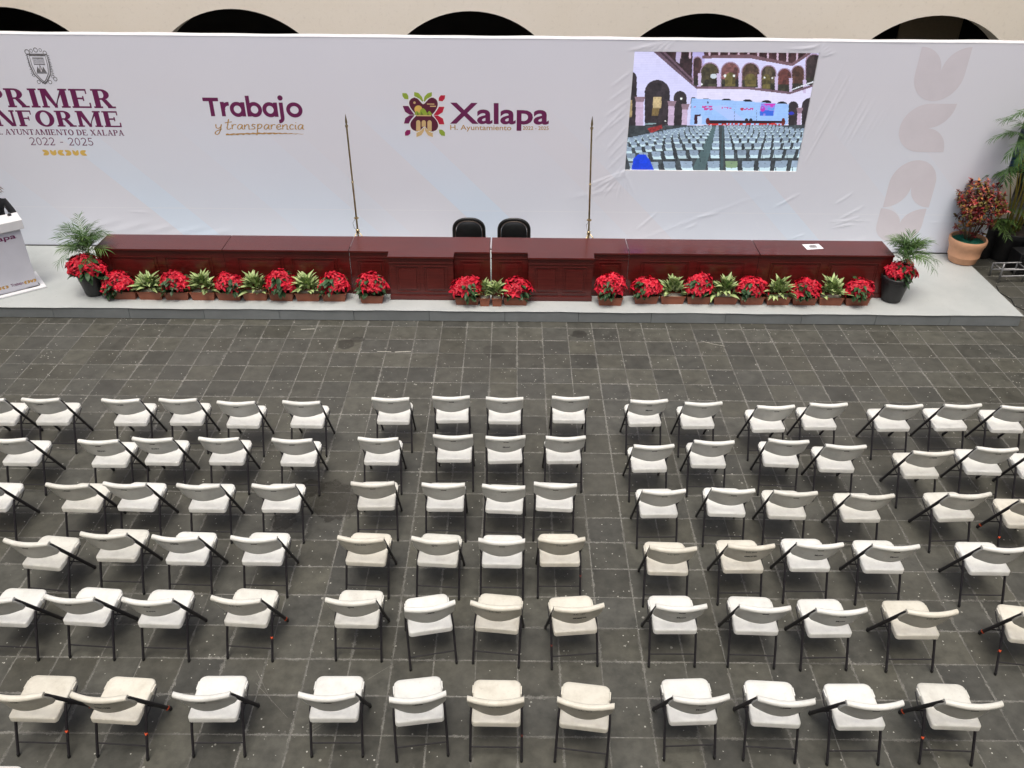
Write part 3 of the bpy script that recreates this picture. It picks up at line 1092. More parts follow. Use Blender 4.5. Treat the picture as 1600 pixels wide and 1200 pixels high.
a_(1.36)
pr.add(rect(0, 0, w_, 1.12), M_purple, u(2.20))
pr.add(band_(.40, .38, .39, .41, .39 - w_, .41 - w_, 0, 360, 28), M_purple, u(2.20))
a_(3.04)
pr.add(rect(0, -.05, w_, .77), M_purple, u(3.90))
pr.add(ribbon([(.10, .0)] + arc(-.09, -.06, .19, .20, 0, -95, 8), w_ * .95), M_purple, u(3.90))
pr.add([arc(.10, 1.02, .135, .14, 0, 345, 22)], M_purple, u(3.90))
pr.add(band_(.42, .38, .42, .41, .42 - w_, .41 - w_, 0, 360, 30), M_purple, u(4.24))
pr.build('lettering', backdrop, label='bold round purple word Trabajo')

# handwritten "y transparencia"
pr = Print(MB_)
HW = {
    'y': (.62, [[(.05, .62), (.08, .2), (.28, .12), (.45, .3), (.52, .62)], [(.52, .62), (.42, -.1), (.22, -.62), (-.02, -.55), (.08, -.25), (.55, .05)]]),
    't': (.50, [[(.28, 1.25), (.20, .6), (.14, .1), (.28, .0), (.48, .12)], [(-.05, .78), (.55, .92)]]),
    'r': (.46, [[(.06, .6), (.08, .02)], [(.09, .35), (.22, .58), (.42, .55)]]),
    'a': (.60, [[(.46, .52), (.26, .60), (.08, .34), (.12, .05), (.3, .06), (.46, .45)], [(.48, .56), (.46, .1), (.60, .02)]]),
    'n': (.58, [[(.06, .58), (.07, .0)], [(.08, .3), (.26, .58), (.42, .5), (.44, .04), (.56, .04)]]),
    's': (.48, [[(.42, .56), (.2, .62), (.12, .44), (.34, .28), (.32, .06), (.04, .04)]]),
    'p': (.60, [[(.12, .66), (.10, -.10), (.04, -.75)], [(.12, .3), (.26, .64), (.48, .5), (.36, .16), (.12, .12)]]),
    'e': (.52, [[(.08, .28), (.40, .36), (.32, .60), (.12, .5), (.08, .15), (.26, .0), (.50, .12)]]),
    'c': (.46, [[(.40, .50), (.22, .60), (.08, .32), (.16, .04), (.42, .08)]]),
    'i': (.26, [[(.10, .56), (.10, .1), (.24, .02)], [(.12, .80), (.14, .86)]]),
    ' ': (.24, []),
}


def smooth_(P_):
    out = []
    for i in range(len(P_) - 1):
        p0, p1, p2, p3 = P_[max(i - 1, 0)], P_[i], P_[i + 1], P_[min(i + 2, len(P_) - 1)]
        for k in range(5):
            t_ = k / 5
            out.append(tuple(0.5 * ((2 * p1[j]) + (-p0[j] + p2[j]) * t_ + (2 * p0[j] - 5 * p1[j] + 4 * p2[j] - p3[j]) * t_ * t_ + (-p0[j] + 3 * p1[j] - 3 * p2[j] + p3[j]) * t_ ** 3) for j in (0, 1)))
    return out + [P_[-1]]


adv = 0
kk = 1.44 / 7.35
for ch in 'y transparencia':
    w, ss = HW[ch]
    for sgm in ss:
        P_ = smooth_(sgm)
        pr.add(ribbon(P_, [.075 + .035 * math.sin(2.2 * i) ** 2 for i in range(len(P_))]), M_gold, lambda x, y, a=adv: (-4.96 + (a + x + y * .10) * kk, 2.315 + y * .135 + (a * .0015)))
    adv += w
P_ = [(-4.80 + 1.30 * k / 40, 2.228 + .028 * math.sin(k / 40 * 2.4) + .004 * math.sin(k * 1.9)) for k in range(41)]
pr.add(ribbon(P_, [(.030 if k < 26 else max(.004, .026 - .0015 * (k - 26))) * (0.75 + .25 * math.sin(k * 2.3)) for k in range(41)]), M_gold)
pr.build('lettering', backdrop, label='gold handwritten y transparencia with underline')


# built-in font text -> mesh scaled to a box
def textmesh(s, x0, x1, y0, y1, bold=0.0):
    cu = bpy.data.curves.new('tmp', 'FONT')
    cu.body = s
    cu.offset = bold
    cu.resolution_u = 4
    to = bpy.data.objects.new('tmp', cu)
    col.objects.link(to)
    dg = bpy.context.evaluated_depsgraph_get()
    me = bpy.data.meshes.new_from_object(to.evaluated_get(dg))
    bpy.data.objects.remove(to)
    co = [v.co.copy() for v in me.vertices]
    ax_ = min(c.x for c in co)
    bx_ = max(c.x for c in co)
    ay_ = min(c.y for c in co)
    by_ = max(c.y for c in co)
    pts = [(x0 + (c.x - ax_) / (bx_ - ax_) * (x1 - x0), y0 + (c.y - ay_) / (by_ - ay_) * (y1 - y0)) for c in co]
    out = [[pts[i] for i in p.vertices] for p in me.polygons]
    bpy.data.meshes.remove(me)
    return out


pr = Print(MB_)
pr.add(textmesh('Xalapa', -1.05, .585, 2.335, 2.785, .022), M_purple)
pr.build('lettering', backdrop, label='bold purple word Xalapa beside the butterfly emblem')
pr = Print(MB_)
pr.add(textmesh('H. Ayuntamiento', -1.05, -.035, 2.315, 2.425, .008), M_gold)
pr.add(textmesh('2022 - 2025', .155, .585, 2.352, 2.412, .012), M_gold)
pr.build('lettering', backdrop, label='small gold line H. Ayuntamiento 2022 - 2025')

# butterfly / flower emblem traced in its own square (0..1200, y down)
pr = Print(MB_)


def E_(X, Y):
    px, py = X / 12.0 + 610, Y / 12.0 + 130
    return (-1.48 + (px - 662 - .049 * (py - 181)) * .01014, 2.57 - (py - 181) * .0103)


def curve_(pts, n=6):
    out = []
    m = len(pts)
    for i in range(m):
        p0, p1, p2, p3 = pts[(i - 1) % m], pts[i], pts[(i + 1) % m], pts[(i + 2) % m]
        for k in range(n):
            t_ = k / n
            out.append(tuple(0.5 * ((2 * p1[j]) + (-p0[j] + p2[j]) * t_ + (2 * p0[j] - 5 * p1[j] + 4 * p2[j] - p3[j]) * t_ * t_ + (-p0[j] + 3 * p1[j] - 3 * p2[j] + p3[j]) * t_ ** 3) for j in (0, 1)))
    return out


def strips(pts, hx):
    """closed outline mirror-ish about x=hx: horizontal slices"""
    ys = sorted(set([p[1] for p in pts]))
    y0, y1 = ys[0], ys[-1]
    out = []
    N = 60
    yy = [y0 + (y1 - y0) * (k + 1e-4) / (N + 2e-4) for k in range(N + 1)]

    def cuts(y):
        xs = []
        for a, b in zip(pts, pts[1:] + pts[:1]):
            if (a[1] <= y) != (b[1] <= y):
                xs.append(a[0] + (y - a[1]) / (b[1] - a[1]) * (b[0] - a[0]))
        return sorted(xs)
    for a, b in zip(yy, yy[1:]):
        ca, cb, cm = cuts(a), cuts(b), cuts((a + b) / 2)
        if len(ca) == len(cb) == len(cm):
            for k in range(0, len(ca) - 1, 2):
                out.append([(ca[k], a), (ca[k + 1], a), (cb[k + 1], b), (cb[k], b)])
        else:
            for k in range(0, len(cm) - 1, 2):
                out.append([(cm[k], a), (cm[k + 1], a), (cm[k + 1], b), (cm[k], b)])
    return out


body = [(615, 395), (560, 350), (500, 290), (430, 275), (365, 310), (340, 375), (365, 455), (420, 530), (478, 600), (430, 660), (375, 730), (362, 800), (390, 865), (440, 900), (500, 912), (570, 880), (640, 815), (700, 880), (770, 912), (830, 905), (885, 870), (908, 800), (885, 720), (830, 650), (785, 600), (840, 530), (885, 450), (895, 375), (865, 305), (800, 272), (735, 285), (680, 340)]
bc = curve_(body, 4)
ctr = (630, 600)
leafs = [([(440, 170), (520, 185), (590, 260), (612, 330), (600, 350), (540, 290), (440, 250)], M_lime), ([(780, 170), (700, 190), (640, 250), (620, 330), (640, 350), (690, 290), (780, 250)], M_lime),
         ([(215, 430), (325, 430), (370, 500), (445, 598), (350, 598), (260, 540)], M_purple), ([(235, 765), (330, 765), (370, 690), (445, 605), (350, 605), (265, 660)], M_purple),
         ([(1025, 440), (920, 440), (880, 510), (815, 600), (900, 600), (990, 545)], M_crimson), ([(1030, 775), (930, 775), (890, 700), (815, 606), (900, 606), (1000, 665)], M_crimson),
         ([(480, 935), (560, 900), (640, 830), (630, 900), (580, 985), (480, 1025)], M_sand), ([(800, 935), (730, 905), (645, 832), (650, 900), (710, 990), (805, 1025)], M_sand),
         ([(210, 190), (290, 192), (325, 240), (328, 305), (255, 300), (215, 250)], M_lime), ([(1038, 225), (950, 225), (915, 275), (912, 330), (985, 338), (1028, 290)], M_crimson),
         ([(255, 1000), (252, 935), (290, 890), (362, 888), (360, 960), (315, 998)], M_magenta), ([(925, 875), (990, 880), (1040, 925), (1045, 998), (970, 990), (930, 940)], M_lime)]
for P_, m_ in leafs:
    pr.add(strips(P_, 0), M_whiteprint, lambda x, y, P_=P_: E_(*((sum(p[0] for p in P_) / len(P_)) + (x - sum(p[0] for p in P_) / len(P_)) * 1.14, (sum(p[1] for p in P_) / len(P_)) + (y - sum(p[1] for p in P_) / len(P_)) * 1.14)))
for P_, m_ in leafs:
    pr.add(strips(P_, 0), m_, E_)
pr.add(strips([(ctr[0] + (x - ctr[0]) * 1.075, ctr[1] + (y - ctr[1]) * 1.075) for x, y in bc], 0), M_whiteprint, E_)
pr.add(strips(bc, 0), M_maroon, E_)
pr.add([arc(520, 495, 78, 78, 0, 350, 24)], M_yellow, E_)
pr.add([arc(445, 368, 24, 24, 0, 345, 14)], M_sand, E_)
pr.add(rect(685, 382, 830, 400) + rect(745, 422, 862, 442), M_sand, E_)
pr.add(strips(curve_([(470, 600), (455, 560), (490, 525), (540, 560), (560, 500), (610, 470), (660, 510), (690, 560), (730, 520), (770, 560), (765, 600)], 4), 0), M_lime, E_)
pr.add(strips([(560, 600), (572, 530), (620, 600)], 0) + strips([(690, 600), (700, 550), (735, 600)], 0) + strips([(490, 600), (500, 540), (530, 600)], 0), M_olive, E_)
pr.add(rect(480, 600, 770, 622), M_sand, E_)
pr.add(rect(475, 740, 560, 905) + [arc(517, 740, 42, 42, 180, 360, 10)], M_sand, E_)
pr.add(rect(582, 740, 666, 822) + [arc(624, 740, 42, 42, 180, 360, 10)], M_sand, E_)
pr.add(rect(695, 740, 780, 905) + [arc(737, 740, 42, 42, 180, 360, 10)], M_sand, E_)
pr.build('butterfly_emblem', backdrop)

# ------------------------------------------------------------------ LED screen: a raster of LED cells
NXS, NYS = 330, 218
vv, uu = np.meshgrid((np.arange(NYS) + .5) / NYS, (np.arange(NXS) + .5) / NXS, indexing='ij')   # v down
TLc, TRc, BRc, BLc = np.array((110., 50.)), np.array((1545., 70.)), np.array((1370., 1000.)), np.array((30., 985.))
XX = (1 - vv) * ((1 - uu) * TLc[0] + uu * TRc[0]) + vv * ((1 - uu) * BLc[0] + uu * BRc[0])
YY = (1 - vv) * ((1 - uu) * TLc[1] + uu * TRc[1]) + vv * ((1 - uu) * BLc[1] + uu * BRc[1])
rs = np.random.default_rng(11)


def blot(n):
    a = rs.random((NYS // n + 2, NXS // n + 2))
    return np.kron(a, np.ones((n, n)))[:NYS, :NXS]


nz = (blot(3) + blot(7) + blot(14)) / 3
IMG = np.zeros((NYS, NXS, 3))


def paint(mask, c, v=0.0):
    c = np.array(c, float)
    IMG[mask] = np.clip(c[None, :] * (1 + v * (nz[mask][:, None] - .5) * 2), 0, 255)


def poly(P_):
    m = np.zeros(XX.shape, bool)
    for (xa, ya), (xb, yb) in zip(P_, P_[1:] + P_[:1]):
        if ya == yb:
            continue
        c_ = ((ya > YY) != (yb > YY)) & (XX < (xb - xa) * (YY - ya) / (yb - ya) + xa)
        m ^= c_
    return m


def ell(cx, cy, rx, ry):
    return ((XX - cx) / rx) ** 2 + ((YY - cy) / ry) ** 2 < 1


def arch_(cx, top, hw, bot):
    return ell(cx, top + hw, hw, hw) | ((abs(XX - cx) < hw) & (YY > top + hw) & (YY < bot))


paint(XX > -1e9, (216, 214, 250), .03)
paint((YY > 330) & (XX > 600), (226, 222, 250), .03)
paint((XX < 600) & (YY > 150), (214, 213, 250), .03)
paint(poly([(280, 40), (1500, 40), (1480, 75), (1335, 165), (1290, 162), (1000, 105), (640, 112), (560, 260)]), (70, 48, 50), .5)
paint(poly([(340, 40), (600, 40), (575, 270), (545, 240)]), (62, 45, 48), .5)
for x in range(470, 1480, 75):
    paint(poly([(x - 8, 40), (x + 8, 40), (x + 6, 110 if x < 1100 else 140), (x - 8, 110 if x < 1100 else 140)]), (205, 180, 200))
paint(poly([(440, 50), (475, 50), (465, 150), (435, 130)]), (190, 180, 215))
paint(poly([(255, 55), (345, 55), (625, 318), (600, 340)]), (112, 90, 105), .15)
paint(poly([(300, 55), (322, 55), (612, 322), (604, 330)]), (70, 52, 62), .1)
paint(poly([(565, 60), (650, 60), (660, 120), (625, 330), (610, 330), (560, 250)]), (190, 182, 232), .05)
paint(poly([(640, 92), (1000, 85), (1330, 150), (1335, 172), (1000, 112), (640, 112)]), (120, 92, 100), .15)
paint(poly([(1335, 172), (1330, 150), (1460, 72), (1480, 80)]), (120, 92, 100), .15)
for cx, top, hw, bot, cc in ((603, 105, 30, 310, (70, 50, 50)), (698, 148, 68, 322, (72, 66, 48)), (856, 145, 68, 322, (120, 80, 80)), (1012, 150, 64, 328, (92, 72, 60)), (1152, 170, 54, 350, (84, 74, 58)), (1275, 192, 50, 360, (98, 58, 54)), (1378, 172, 45, 352, (88, 62, 52)), (1500, 90, 60, 312, (60, 50, 50))):
    paint(arch_(cx, top - 8, hw + 7, bot), (165, 140, 165))
    paint(arch_(cx, top, hw, bot), cc, .45)
    paint(arch_(cx, top, hw, bot) & (YY > bot - 55), (58, 58, 46), .5)
for cx, top, hw, bot in ((856, 215, 40, 318), (1012, 225, 45, 318), (1135, 230, 30, 340)):
    paint(arch_(cx, top, hw, bot), (105, 96, 56), .35)
paint(ell(728, 242, 26, 18), (205, 215, 225))
paint(ell(815, 240, 10, 12) | ell(885, 240, 9, 9) | ell(1120, 255, 7, 7) | ell(1180, 258, 7, 7) | ell(635, 302, 10, 7), (235, 240, 240))
for x in (765, 932, 1080, 1212, 1323, 1430, 620):
    yb = 322 + max(0, (x - 1000)) * .12
    paint(poly([(x - 14, yb - 100), (x + 14, yb - 100), (x + 10, yb), (x - 10, yb)]), (206, 190, 225))
paint(poly([(600, 318), (1000, 325), (1320, 362), (1500, 305), (1500, 322), (1318, 380), (1000, 342), (600, 335)]), (122, 96, 110), .15)
for k in range(14):
    x = 1335 + k * 12
    paint(ell(x, 345 - k * 4.2, 6, 6), (225, 230, 240))
for cx, top, hw, bot in ((85, 205, 50, 700), (293, 268, 97, 690), (470, 352, 50, 625), (572, 398, 20, 610), (1345, 433, 38, 620), (1475, 408, 65, 620)):
    paint(arch_(cx, top, hw, bot), (52, 46, 50), .4)
paint(poly([(262, 395), (328, 395), (322, 480), (258, 480)]), (190, 170, 130), .2)
paint(poly([(255, 482), (312, 482), (300, 540), (250, 540)]), (130, 110, 70), .3)
paint(poly([(75, 420), (100, 420), (98, 550), (70, 550)]), (170, 150, 110), .3)
paint(ell(478, 410, 9, 9) | ell(355, 582, 5, 5), (240, 245, 240))
paint(poly([(195, 600), (285, 596), (285, 606), (195, 612)]), (140, 165, 170))
for xa, xb, ya, yb in ((128, 188, 400, 725), (380, 428, 432, 620), (487, 530, 458, 612), (1378, 1408, 490, 620)):
    paint(poly([(xa, ya), (xb, ya), (xb - 8, yb), (xa - 6, yb)]), (200, 178, 205), .08)
    paint(poly([(xa - 10, ya - 6), (xb + 14, ya - 6), (xb, ya + 34), (xa, ya + 34)]), (150, 125, 140), .1)
for cx, cy in ((668, 425), (827, 427), (990, 434), (1137, 441), (1257, 452)):
    paint(ell(cx, cy, 38, 17), (30, 28, 34))
paint(poly([(558, 408), (900, 428), (1310, 455), (1302, 612), (545, 612)]), (160, 198, 252), .04)
paint(poly([(700, 470), (880, 600), (1000, 600), (820, 460)]), (176, 200, 252))
for xa, xb, ya, yb in ((640, 722, 466, 480), (636, 722, 484, 498), (792, 866, 476, 490), (960, 1042, 484, 500)):
    paint(poly([(xa, ya), (xb, ya), (xb, yb), (xa, yb)]) & (blot(2) > .35), (205, 70, 160))
paint(ell(950, 492, 15, 13) & (blot(2) > .3), (190, 60, 90))
paint(ell(585, 478, 14, 8) & (blot(2) > .5), (200, 70, 150))
paint(ell(684, 440, 7, 9), (90, 95, 130))
paint(poly([(1095, 448), (1205, 452), (1192, 545), (1086, 543)]), (150, 140, 235))
paint(poly([(1110, 448), (1205, 452), (1200, 478), (1140, 470)]) & (blot(3) > .3), (210, 60, 190))
paint(poly([(1086, 500), (1192, 505), (1190, 545), (1086, 543)]) & (blot(4) > .45), (60, 110, 225))
paint(ell(1108, 490, 18, 22) & (blot(3) > .4), (190, 60, 190))
paint(poly([(1135, 480), (1198, 482), (1195, 500), (1135, 498)]) & (blot(3) > .4), (90, 170, 235))
paint(poly([(888, 495), (891, 495), (891, 590), (888, 590)]) | poly([(1060, 500), (1063, 500), (1062, 590), (1059, 590)]), (110, 120, 160))
paint(ell(984, 576, 13, 12) | ell(1016, 576, 13, 12), (25, 28, 40))
paint(poly([(690, 575), (1270, 585), (1272, 602), (690, 602)]), (48, 22, 34))
paint(poly([(690, 602), (1272, 602), (1272, 620), (690, 620)]) & (blot(3) > .4), (210, 55, 55))
paint(ell(683, 585, 15, 26), (120, 40, 40), .5)
paint(ell(1268, 590, 15, 28), (120, 50, 40), .5)
paint(poly([(580, 535), (630, 530), (628, 545), (600, 605), (578, 605)]), (60, 28, 44))
paint(poly([(602, 548), (640, 543), (636, 605), (604, 605)]), (198, 215, 250))
paint(ell(1330, 525, 22, 12), (50, 60, 190))
paint((YY > 617) & (XX > -1e3), (66, 74, 78), .35)
paint(poly([(720, 625), (760, 625), (650, 1010), (540, 1010)]), (88, 112, 116), .12)
paint(poly([(797, 620), (806, 620), (800, 1010), (776, 1010)]), (70, 92, 98), .1)
paint(poly([(215, 640), (330, 610), (330, 640), (240, 680)]), (150, 50, 50), .5)
ys = [(616, 21), (624, 24), (634, 28), (647, 33), (664, 39), (686, 46), (716, 54), (758, 64), (816, 80), (905, 108), (1010, 150)]
for yk, cw in ys:
    per = (yk - 540) / 400
    for side, k in [(s, k) for s in (-1, 0, 1) for k in range(16)]:
        if side == -1:
            x = 720 - (yk - 617) * .42 - cw * .8 - k * cw * (1.22 + .0 * k)
            y = yk + k * k * .9 * per + k * 2.0 * per
            sh_ = .35
        elif side == 0:
            if k > 0:
                continue
            x, y, sh_ = 758 - (yk - 617) * .11, yk, 0.0
        else:
            x = 806 + cw * .6 + k * cw * 1.20 - (yk - 617) * .02
            y = yk - k * .8 * per
            sh_ = -.12 * min(k, 5)
        if x < -100 or x > 1650:
            continue
        h = cw * .48
        lum = .86 + .14 * rs.random()
        bcol = (158 * lum, 178 * lum, 200 * lum)
        if side == 1 and k == 0 and cw > 100:
            bcol = (140, 165, 130)
        sx_ = sh_ * cw * .5
        paint(poly([(x - cw * .42 + sx_ * .3, y + h * .9), (x + cw * .42 + sx_ * .3, y + h * .9), (x + cw * .46 + sx_, y + h * 1.7), (x - cw * .38 + sx_, y + h * 1.7)]), (214 * lum, 240 * lum, 250 * lum))
        paint(poly([(x - cw * .44, y), (x + cw * .44, y + 2 * sh_), (x + cw * .42 + sx_ * .5, y + h), (x + sx_ * .3, y + h * 1.12), (x - cw * .40 + sx_ * .5, y + h)]), bcol, .06)
        if cw > 40:
            paint(poly([(x - cw * .46, y + h), (x - cw * .41, y + h), (x - cw * .36, y + h * 2.4), (x - cw * .42, y + h * 2.4)]), (35, 38, 48))
            paint(poly([(x + cw * .42, y + h * .5), (x + cw * .47, y + h * .5), (x + cw * .52 + sx_, y + h * 2.4), (x + cw * .46 + sx_, y + h * 2.4)]), (35, 38, 48))
            paint(ell(x, y + h * .35, cw * .05, 3), (90, 95, 110))
paint(poly([(90, 985), (105, 885), (140, 850), (200, 850), (232, 895), (270, 990)]), (8, 70, 225), .12)
paint(ell(180, 985, 60, 16), (40, 30, 190))
IMG *= (1 + .02 * np.sin(np.arange(NYS) * 2.1))[:, None, None]
IMG = np.clip(IMG, 0, 255) / 255
g_ = IMG.mean(-1, keepdims=True)
IMG = np.clip(g_ + (IMG - g_) * 0.98, 0, 1)
LIN = np.where(IMG <= .04045, IMG / 12.92, ((IMG + .055) / 1.055) ** 2.4) ** 1.06
sx0, sx1, sz0, sz1 = HX0 - .012, HX1 + .012, HZ0 - .012, HZ1 + .012
gx = np.linspace(sx0, sx1, NXS + 1)
gz = np.linspace(sz1, sz0, NYS + 1)
XG, ZG = np.meshgrid(gx, gz)
V = np.stack([XG, np.full_like(XG, BY + .028), ZG], -1).reshape(-1, 3)
me = bpy.data.meshes.new('led_panel')
nq = NXS * NYS
a = (np.arange(NYS)[:, None] * (NXS + 1) + np.arange(NXS)[None, :]).reshape(-1)
loops = np.stack([a, a + NXS + 1, a + NXS + 2, a + 1], -1).reshape(-1)
me.vertices.add(len(V))
me.vertices.foreach_set('co', V.reshape(-1))
me.loops.add(nq * 4)
me.loops.foreach_set('vertex_index', loops)
me.polygons.add(nq)
me.polygons.foreach_set('loop_start', np.arange(nq) * 4)
me.update()
at = me.color_attributes.new('led', 'FLOAT_COLOR', 'CORNER')
cc = np.concatenate([LIN.reshape(-1, 3), np.ones((nq, 1))], 1)
at.data.foreach_set('color', np.repeat(cc, 4, 0).reshape(-1))
t = NT('led_panel_light')
ca = t.n('ShaderNodeVertexColor', layer_name='led')
t.l(ca.outputs[0], t.b.inputs['Emission Color'])
t.b.inputs['Emission Strength'].default_value = 0.92
t.b.inputs['Base Color'].default_value = (.02, .02, .025, 1)
t.b.inputs['Roughness'].default_value = .5
me.materials.append(t.m)
screen = empty('led_screen', (3.37, BY + .06, 1.66), label='bright LED screen set into the backdrop showing the courtyard full of chairs', cat='screen')
lp(ob('led_panel', me), screen)
bm = bmesh.new()
bx(bm, sx0 - .03, BY + .032, sz0 - .03, sx1 + .03, BY + .14, sz1 + .03)
lp(ob('cabinet', finish(bm, 'cabinet', M_black)), screen)

# ------------------------------------------------------------------ tables
DZ0, DZ1 = SH + .004, .953


def panel_face(bm, x0, x1, z0, z1, y):
    """raised-and-fielded panel: a moulding frame with a bevelled field, all proud of the carcass"""
    m_ = .016
    for a in ((x0, z1 - m_, x1, z1), (x0, z0, x1, z0 + m_), (x0, z0 + m_, x0 + m_, z1 - m_), (x1 - m_, z0 + m_, x1, z1 - m_)):
        bx(bm, a[0], y - .014, a[1], a[2], y - .001, a[3], .004)
    q = .05
    if x1 - x0 > 2 * q + .05 and z1 - z0 > 2 * q + .05:
        bx(bm, x0 + q, y - .012, z0 + q, x1 - q, y - .001, z1 - q, .010)


def plain_table(name, x0, x1, label):
    r = empty(name, ((x0 + x1) / 2, 12.75, SH), label=label, cat='table', group='mahogany tables in the long row on the stage')
    bm = bmesh.new()
    bx(bm, x0 + .004, 12.455, DZ1 - .028, x1 - .004, 13.03, DZ1, .004)
    lp(ob('tabletop', finish(bm, 'tabletop', M_wood)), r)
    bm = bmesh.new()
    bx(bm, x0 + .0015, 12.49, DZ0 + .02, x1 - .0015, 12.515, DZ1 - .029)
    lp(ob('front_panel', finish(bm, 'front_panel', M_wood)), r)
    bm = bmesh.new()
    mid = (x0 + x1) / 2
    panel_face(bm, x0 + .20, mid - .06, DZ0 + .12, DZ1 - .14, 12.49)
    panel_face(bm, mid + .06, x1 - .20, DZ0 + .12, DZ1 - .14, 12.49)
    lp(ob('panel_moulding', finish(bm, 'panel_moulding', M_wood)), r)
    for s in (x0 + .02, x1 - .05):
        bm = bmesh.new()
        bx(bm, s, 12.517, DZ0, s + .03, 12.99, DZ1 - .029, .003)
        lp(ob('side_panel', finish(bm, 'side_panel', M_wood)), r)
    bm = bmesh.new()
    bx(bm, x0 + .002, 12.475, DZ0, x1 - .01, 12.489, DZ0 + .07, .004)
    lp(ob('plinth', finish(bm, 'plinth', M_wood)), r)
    return r


def bay_table(name, x0, xa, xb, x1, label):
    r = empty(name, ((x0 + x1) / 2, 12.75, SH), label=label, cat='table', group='mahogany tables in the long row on the stage')
    Y0_, Y1_ = 12.452, 12.252
    bm = bmesh.new()
    for z0, z1, e in ((DZ1 - .026, DZ1, 0.0), (DZ1 - .040, DZ1 - .0265, -.012)):
        o_ = [(x0 + .004 - e, 13.04 + e), (x0 + .004 - e, Y0_ - e), (xa - e, Y0_ - e), (xa - e, Y1_ - e), (xb + e, Y1_ - e), (xb + e, Y0_ - e), (x1 - .004 + e, Y0_ - e), (x1 - .004 + e, 13.04 + e)]
        lo = [bm.verts.new((x, y, z0)) for x, y in o_]
        hi = [bm.verts.new((x, y, z1)) for x, y in o_]
        bm.faces.new(hi)
        bm.faces.new(lo[::-1])
        for k in range(8):
            bm.faces.new((lo[k], lo[(k + 1) % 8], hi[(k + 1) % 8], hi[k]))
    es = [e for e in bm.edges if abs(e.verts[0].co.z - e.verts[1].co.z) < 1e-6 and abs(e.verts[0].co.z - DZ1) < 1e-6]
    bmesh.ops.bevel(bm, geom=es, offset=.004, segments=2, affect='EDGES')
    lp(ob('tabletop', finish(bm, 'tabletop', M_wood)), r)
    for nm, a, b, yf in (('wing', x0 + .006, xa + .010, Y0_ + .03), ('cabinet', xa + .012, xb - .012, Y1_ + .03), ('wing', xb - .010, x1 - .001, Y0_ + .03)):
        bm = bmesh.new()
        bx(bm, a, yf, DZ0, b, yf + (.25 if nm == 'wing' else .42), DZ1 - .041, .003)
        bx(bm, a - .006, yf - .012, DZ1 - .125, b + .006, yf - .001, DZ1 - .105, .004)
        c = lp(ob(nm, finish(bm, nm, M_wood)), r)
        bm = bmesh.new()
        if nm == 'wing':
            panel_face(bm, a + .10, b - .10, DZ0 + .14, DZ1 - .16, yf)
            pieces = [bm]
        else:
            m_ = (a + b) / 2
            panel_face(bm, a + .09, m_ - .03, DZ0 + .13, DZ1 - .16, yf)
            pieces = [bm]
            bm2 = bmesh.new()
            panel_face(bm2, m_ + .03, b - .09, DZ0 + .13, DZ1 - .16, yf)
            pieces.append(bm2)
        for p_ in pieces:
            k = ob('raised_panel', finish(p_, 'raised_panel', M_wood))
            k.parent = c
            k.matrix_parent_inverse = (r.matrix_basis @ c.matrix_parent_inverse).inverted() if False else Matrix.Identity(4)
        bm = bmesh.new()
        bx(bm, a - .012, yf - .022, DZ0, b + .012, yf - .001, DZ0 + .085, .008)
        k = ob('plinth', finish(bm, 'plinth', M_wood))
        k.parent = c
    return r


plain_table('mahogany_table', -6.60, -4.575, 'plain dark red table at the left end of the row beside a potted palm')
plain_table('mahogany_table', -4.573, -2.583, 'plain dark red table second from the left end of the row')
bay_table('mahogany_table', -2.58, -1.945, -.915, -.350, 'dark red table with projecting cabinet left of centre, one black chair behind')
bay_table('mahogany_table', -.335, .246, 1.28, 1.845, 'dark red table with projecting cabinet right of the white gap')
plain_table('mahogany_table', 1.848, 3.905, 'plain dark red table just left of the one carrying the paper')
plain_table('mahogany_table', 3.908, 6.035, 'plain dark red table at the right end with a sheet of paper on it')

# sheet of paper
r = empty('paper_sheet', (4.83, 12.77, DZ1), label='white printed sheet of paper lying on the right-hand table', cat='paper')
bm = bmesh.new()
q = [(4.675, 12.862), (4.953, 12.888), (4.978, 12.690), (4.700, 12.655)]
n_ = 6
gv = []
for j in range(n_ + 1):
    for i in range(n_ + 1):
        a, b = i / n_, j / n_
        x = (1 - b) * ((1 - a) * q[0][0] + a * q[1][0]) + b * ((1 - a) * q[3][0] + a * q[2][0])
        y = (1 - b) * ((1 - a) * q[0][1] + a * q[1][1]) + b * ((1 - a) * q[3][1] + a * q[2][1])
        gv.append((x, y, DZ1 + .0015 + .006 * abs(a - .5) ** 2 + .004 * b * a))
gf = [(j * (n_ + 1) + i, j * (n_ + 1) + i + 1, (j + 1) * (n_ + 1) + i + 1, (j + 1) * (n_ + 1) + i) for j in range(n_) for i in range(n_)]
bm.free()
lp(ob('sheet', pymesh('sheet', gv, gf, M_paper, True)), r)
vv_, ff_ = [], []
for k in range(6):
    wd = (.07 if k == 0 else .13 - .02 * (k % 2)) * .5
    y = 12.83 - .018 * k
    x = 4.835 - .0045 * k + .01 * k * .3
    b = len(vv_)
    vv_ += [(x - wd, y, DZ1 + .0068), (x + wd, y + .003, DZ1 + .0068), (x + wd, y - .005, DZ1 + .0068), (x - wd, y - .008, DZ1 + .0068)]
    ff_.append((b, b + 1, b + 2, b + 3))
lp(ob('print_lines', pymesh('print_lines', vv_, ff_, M_fadeink)), r)

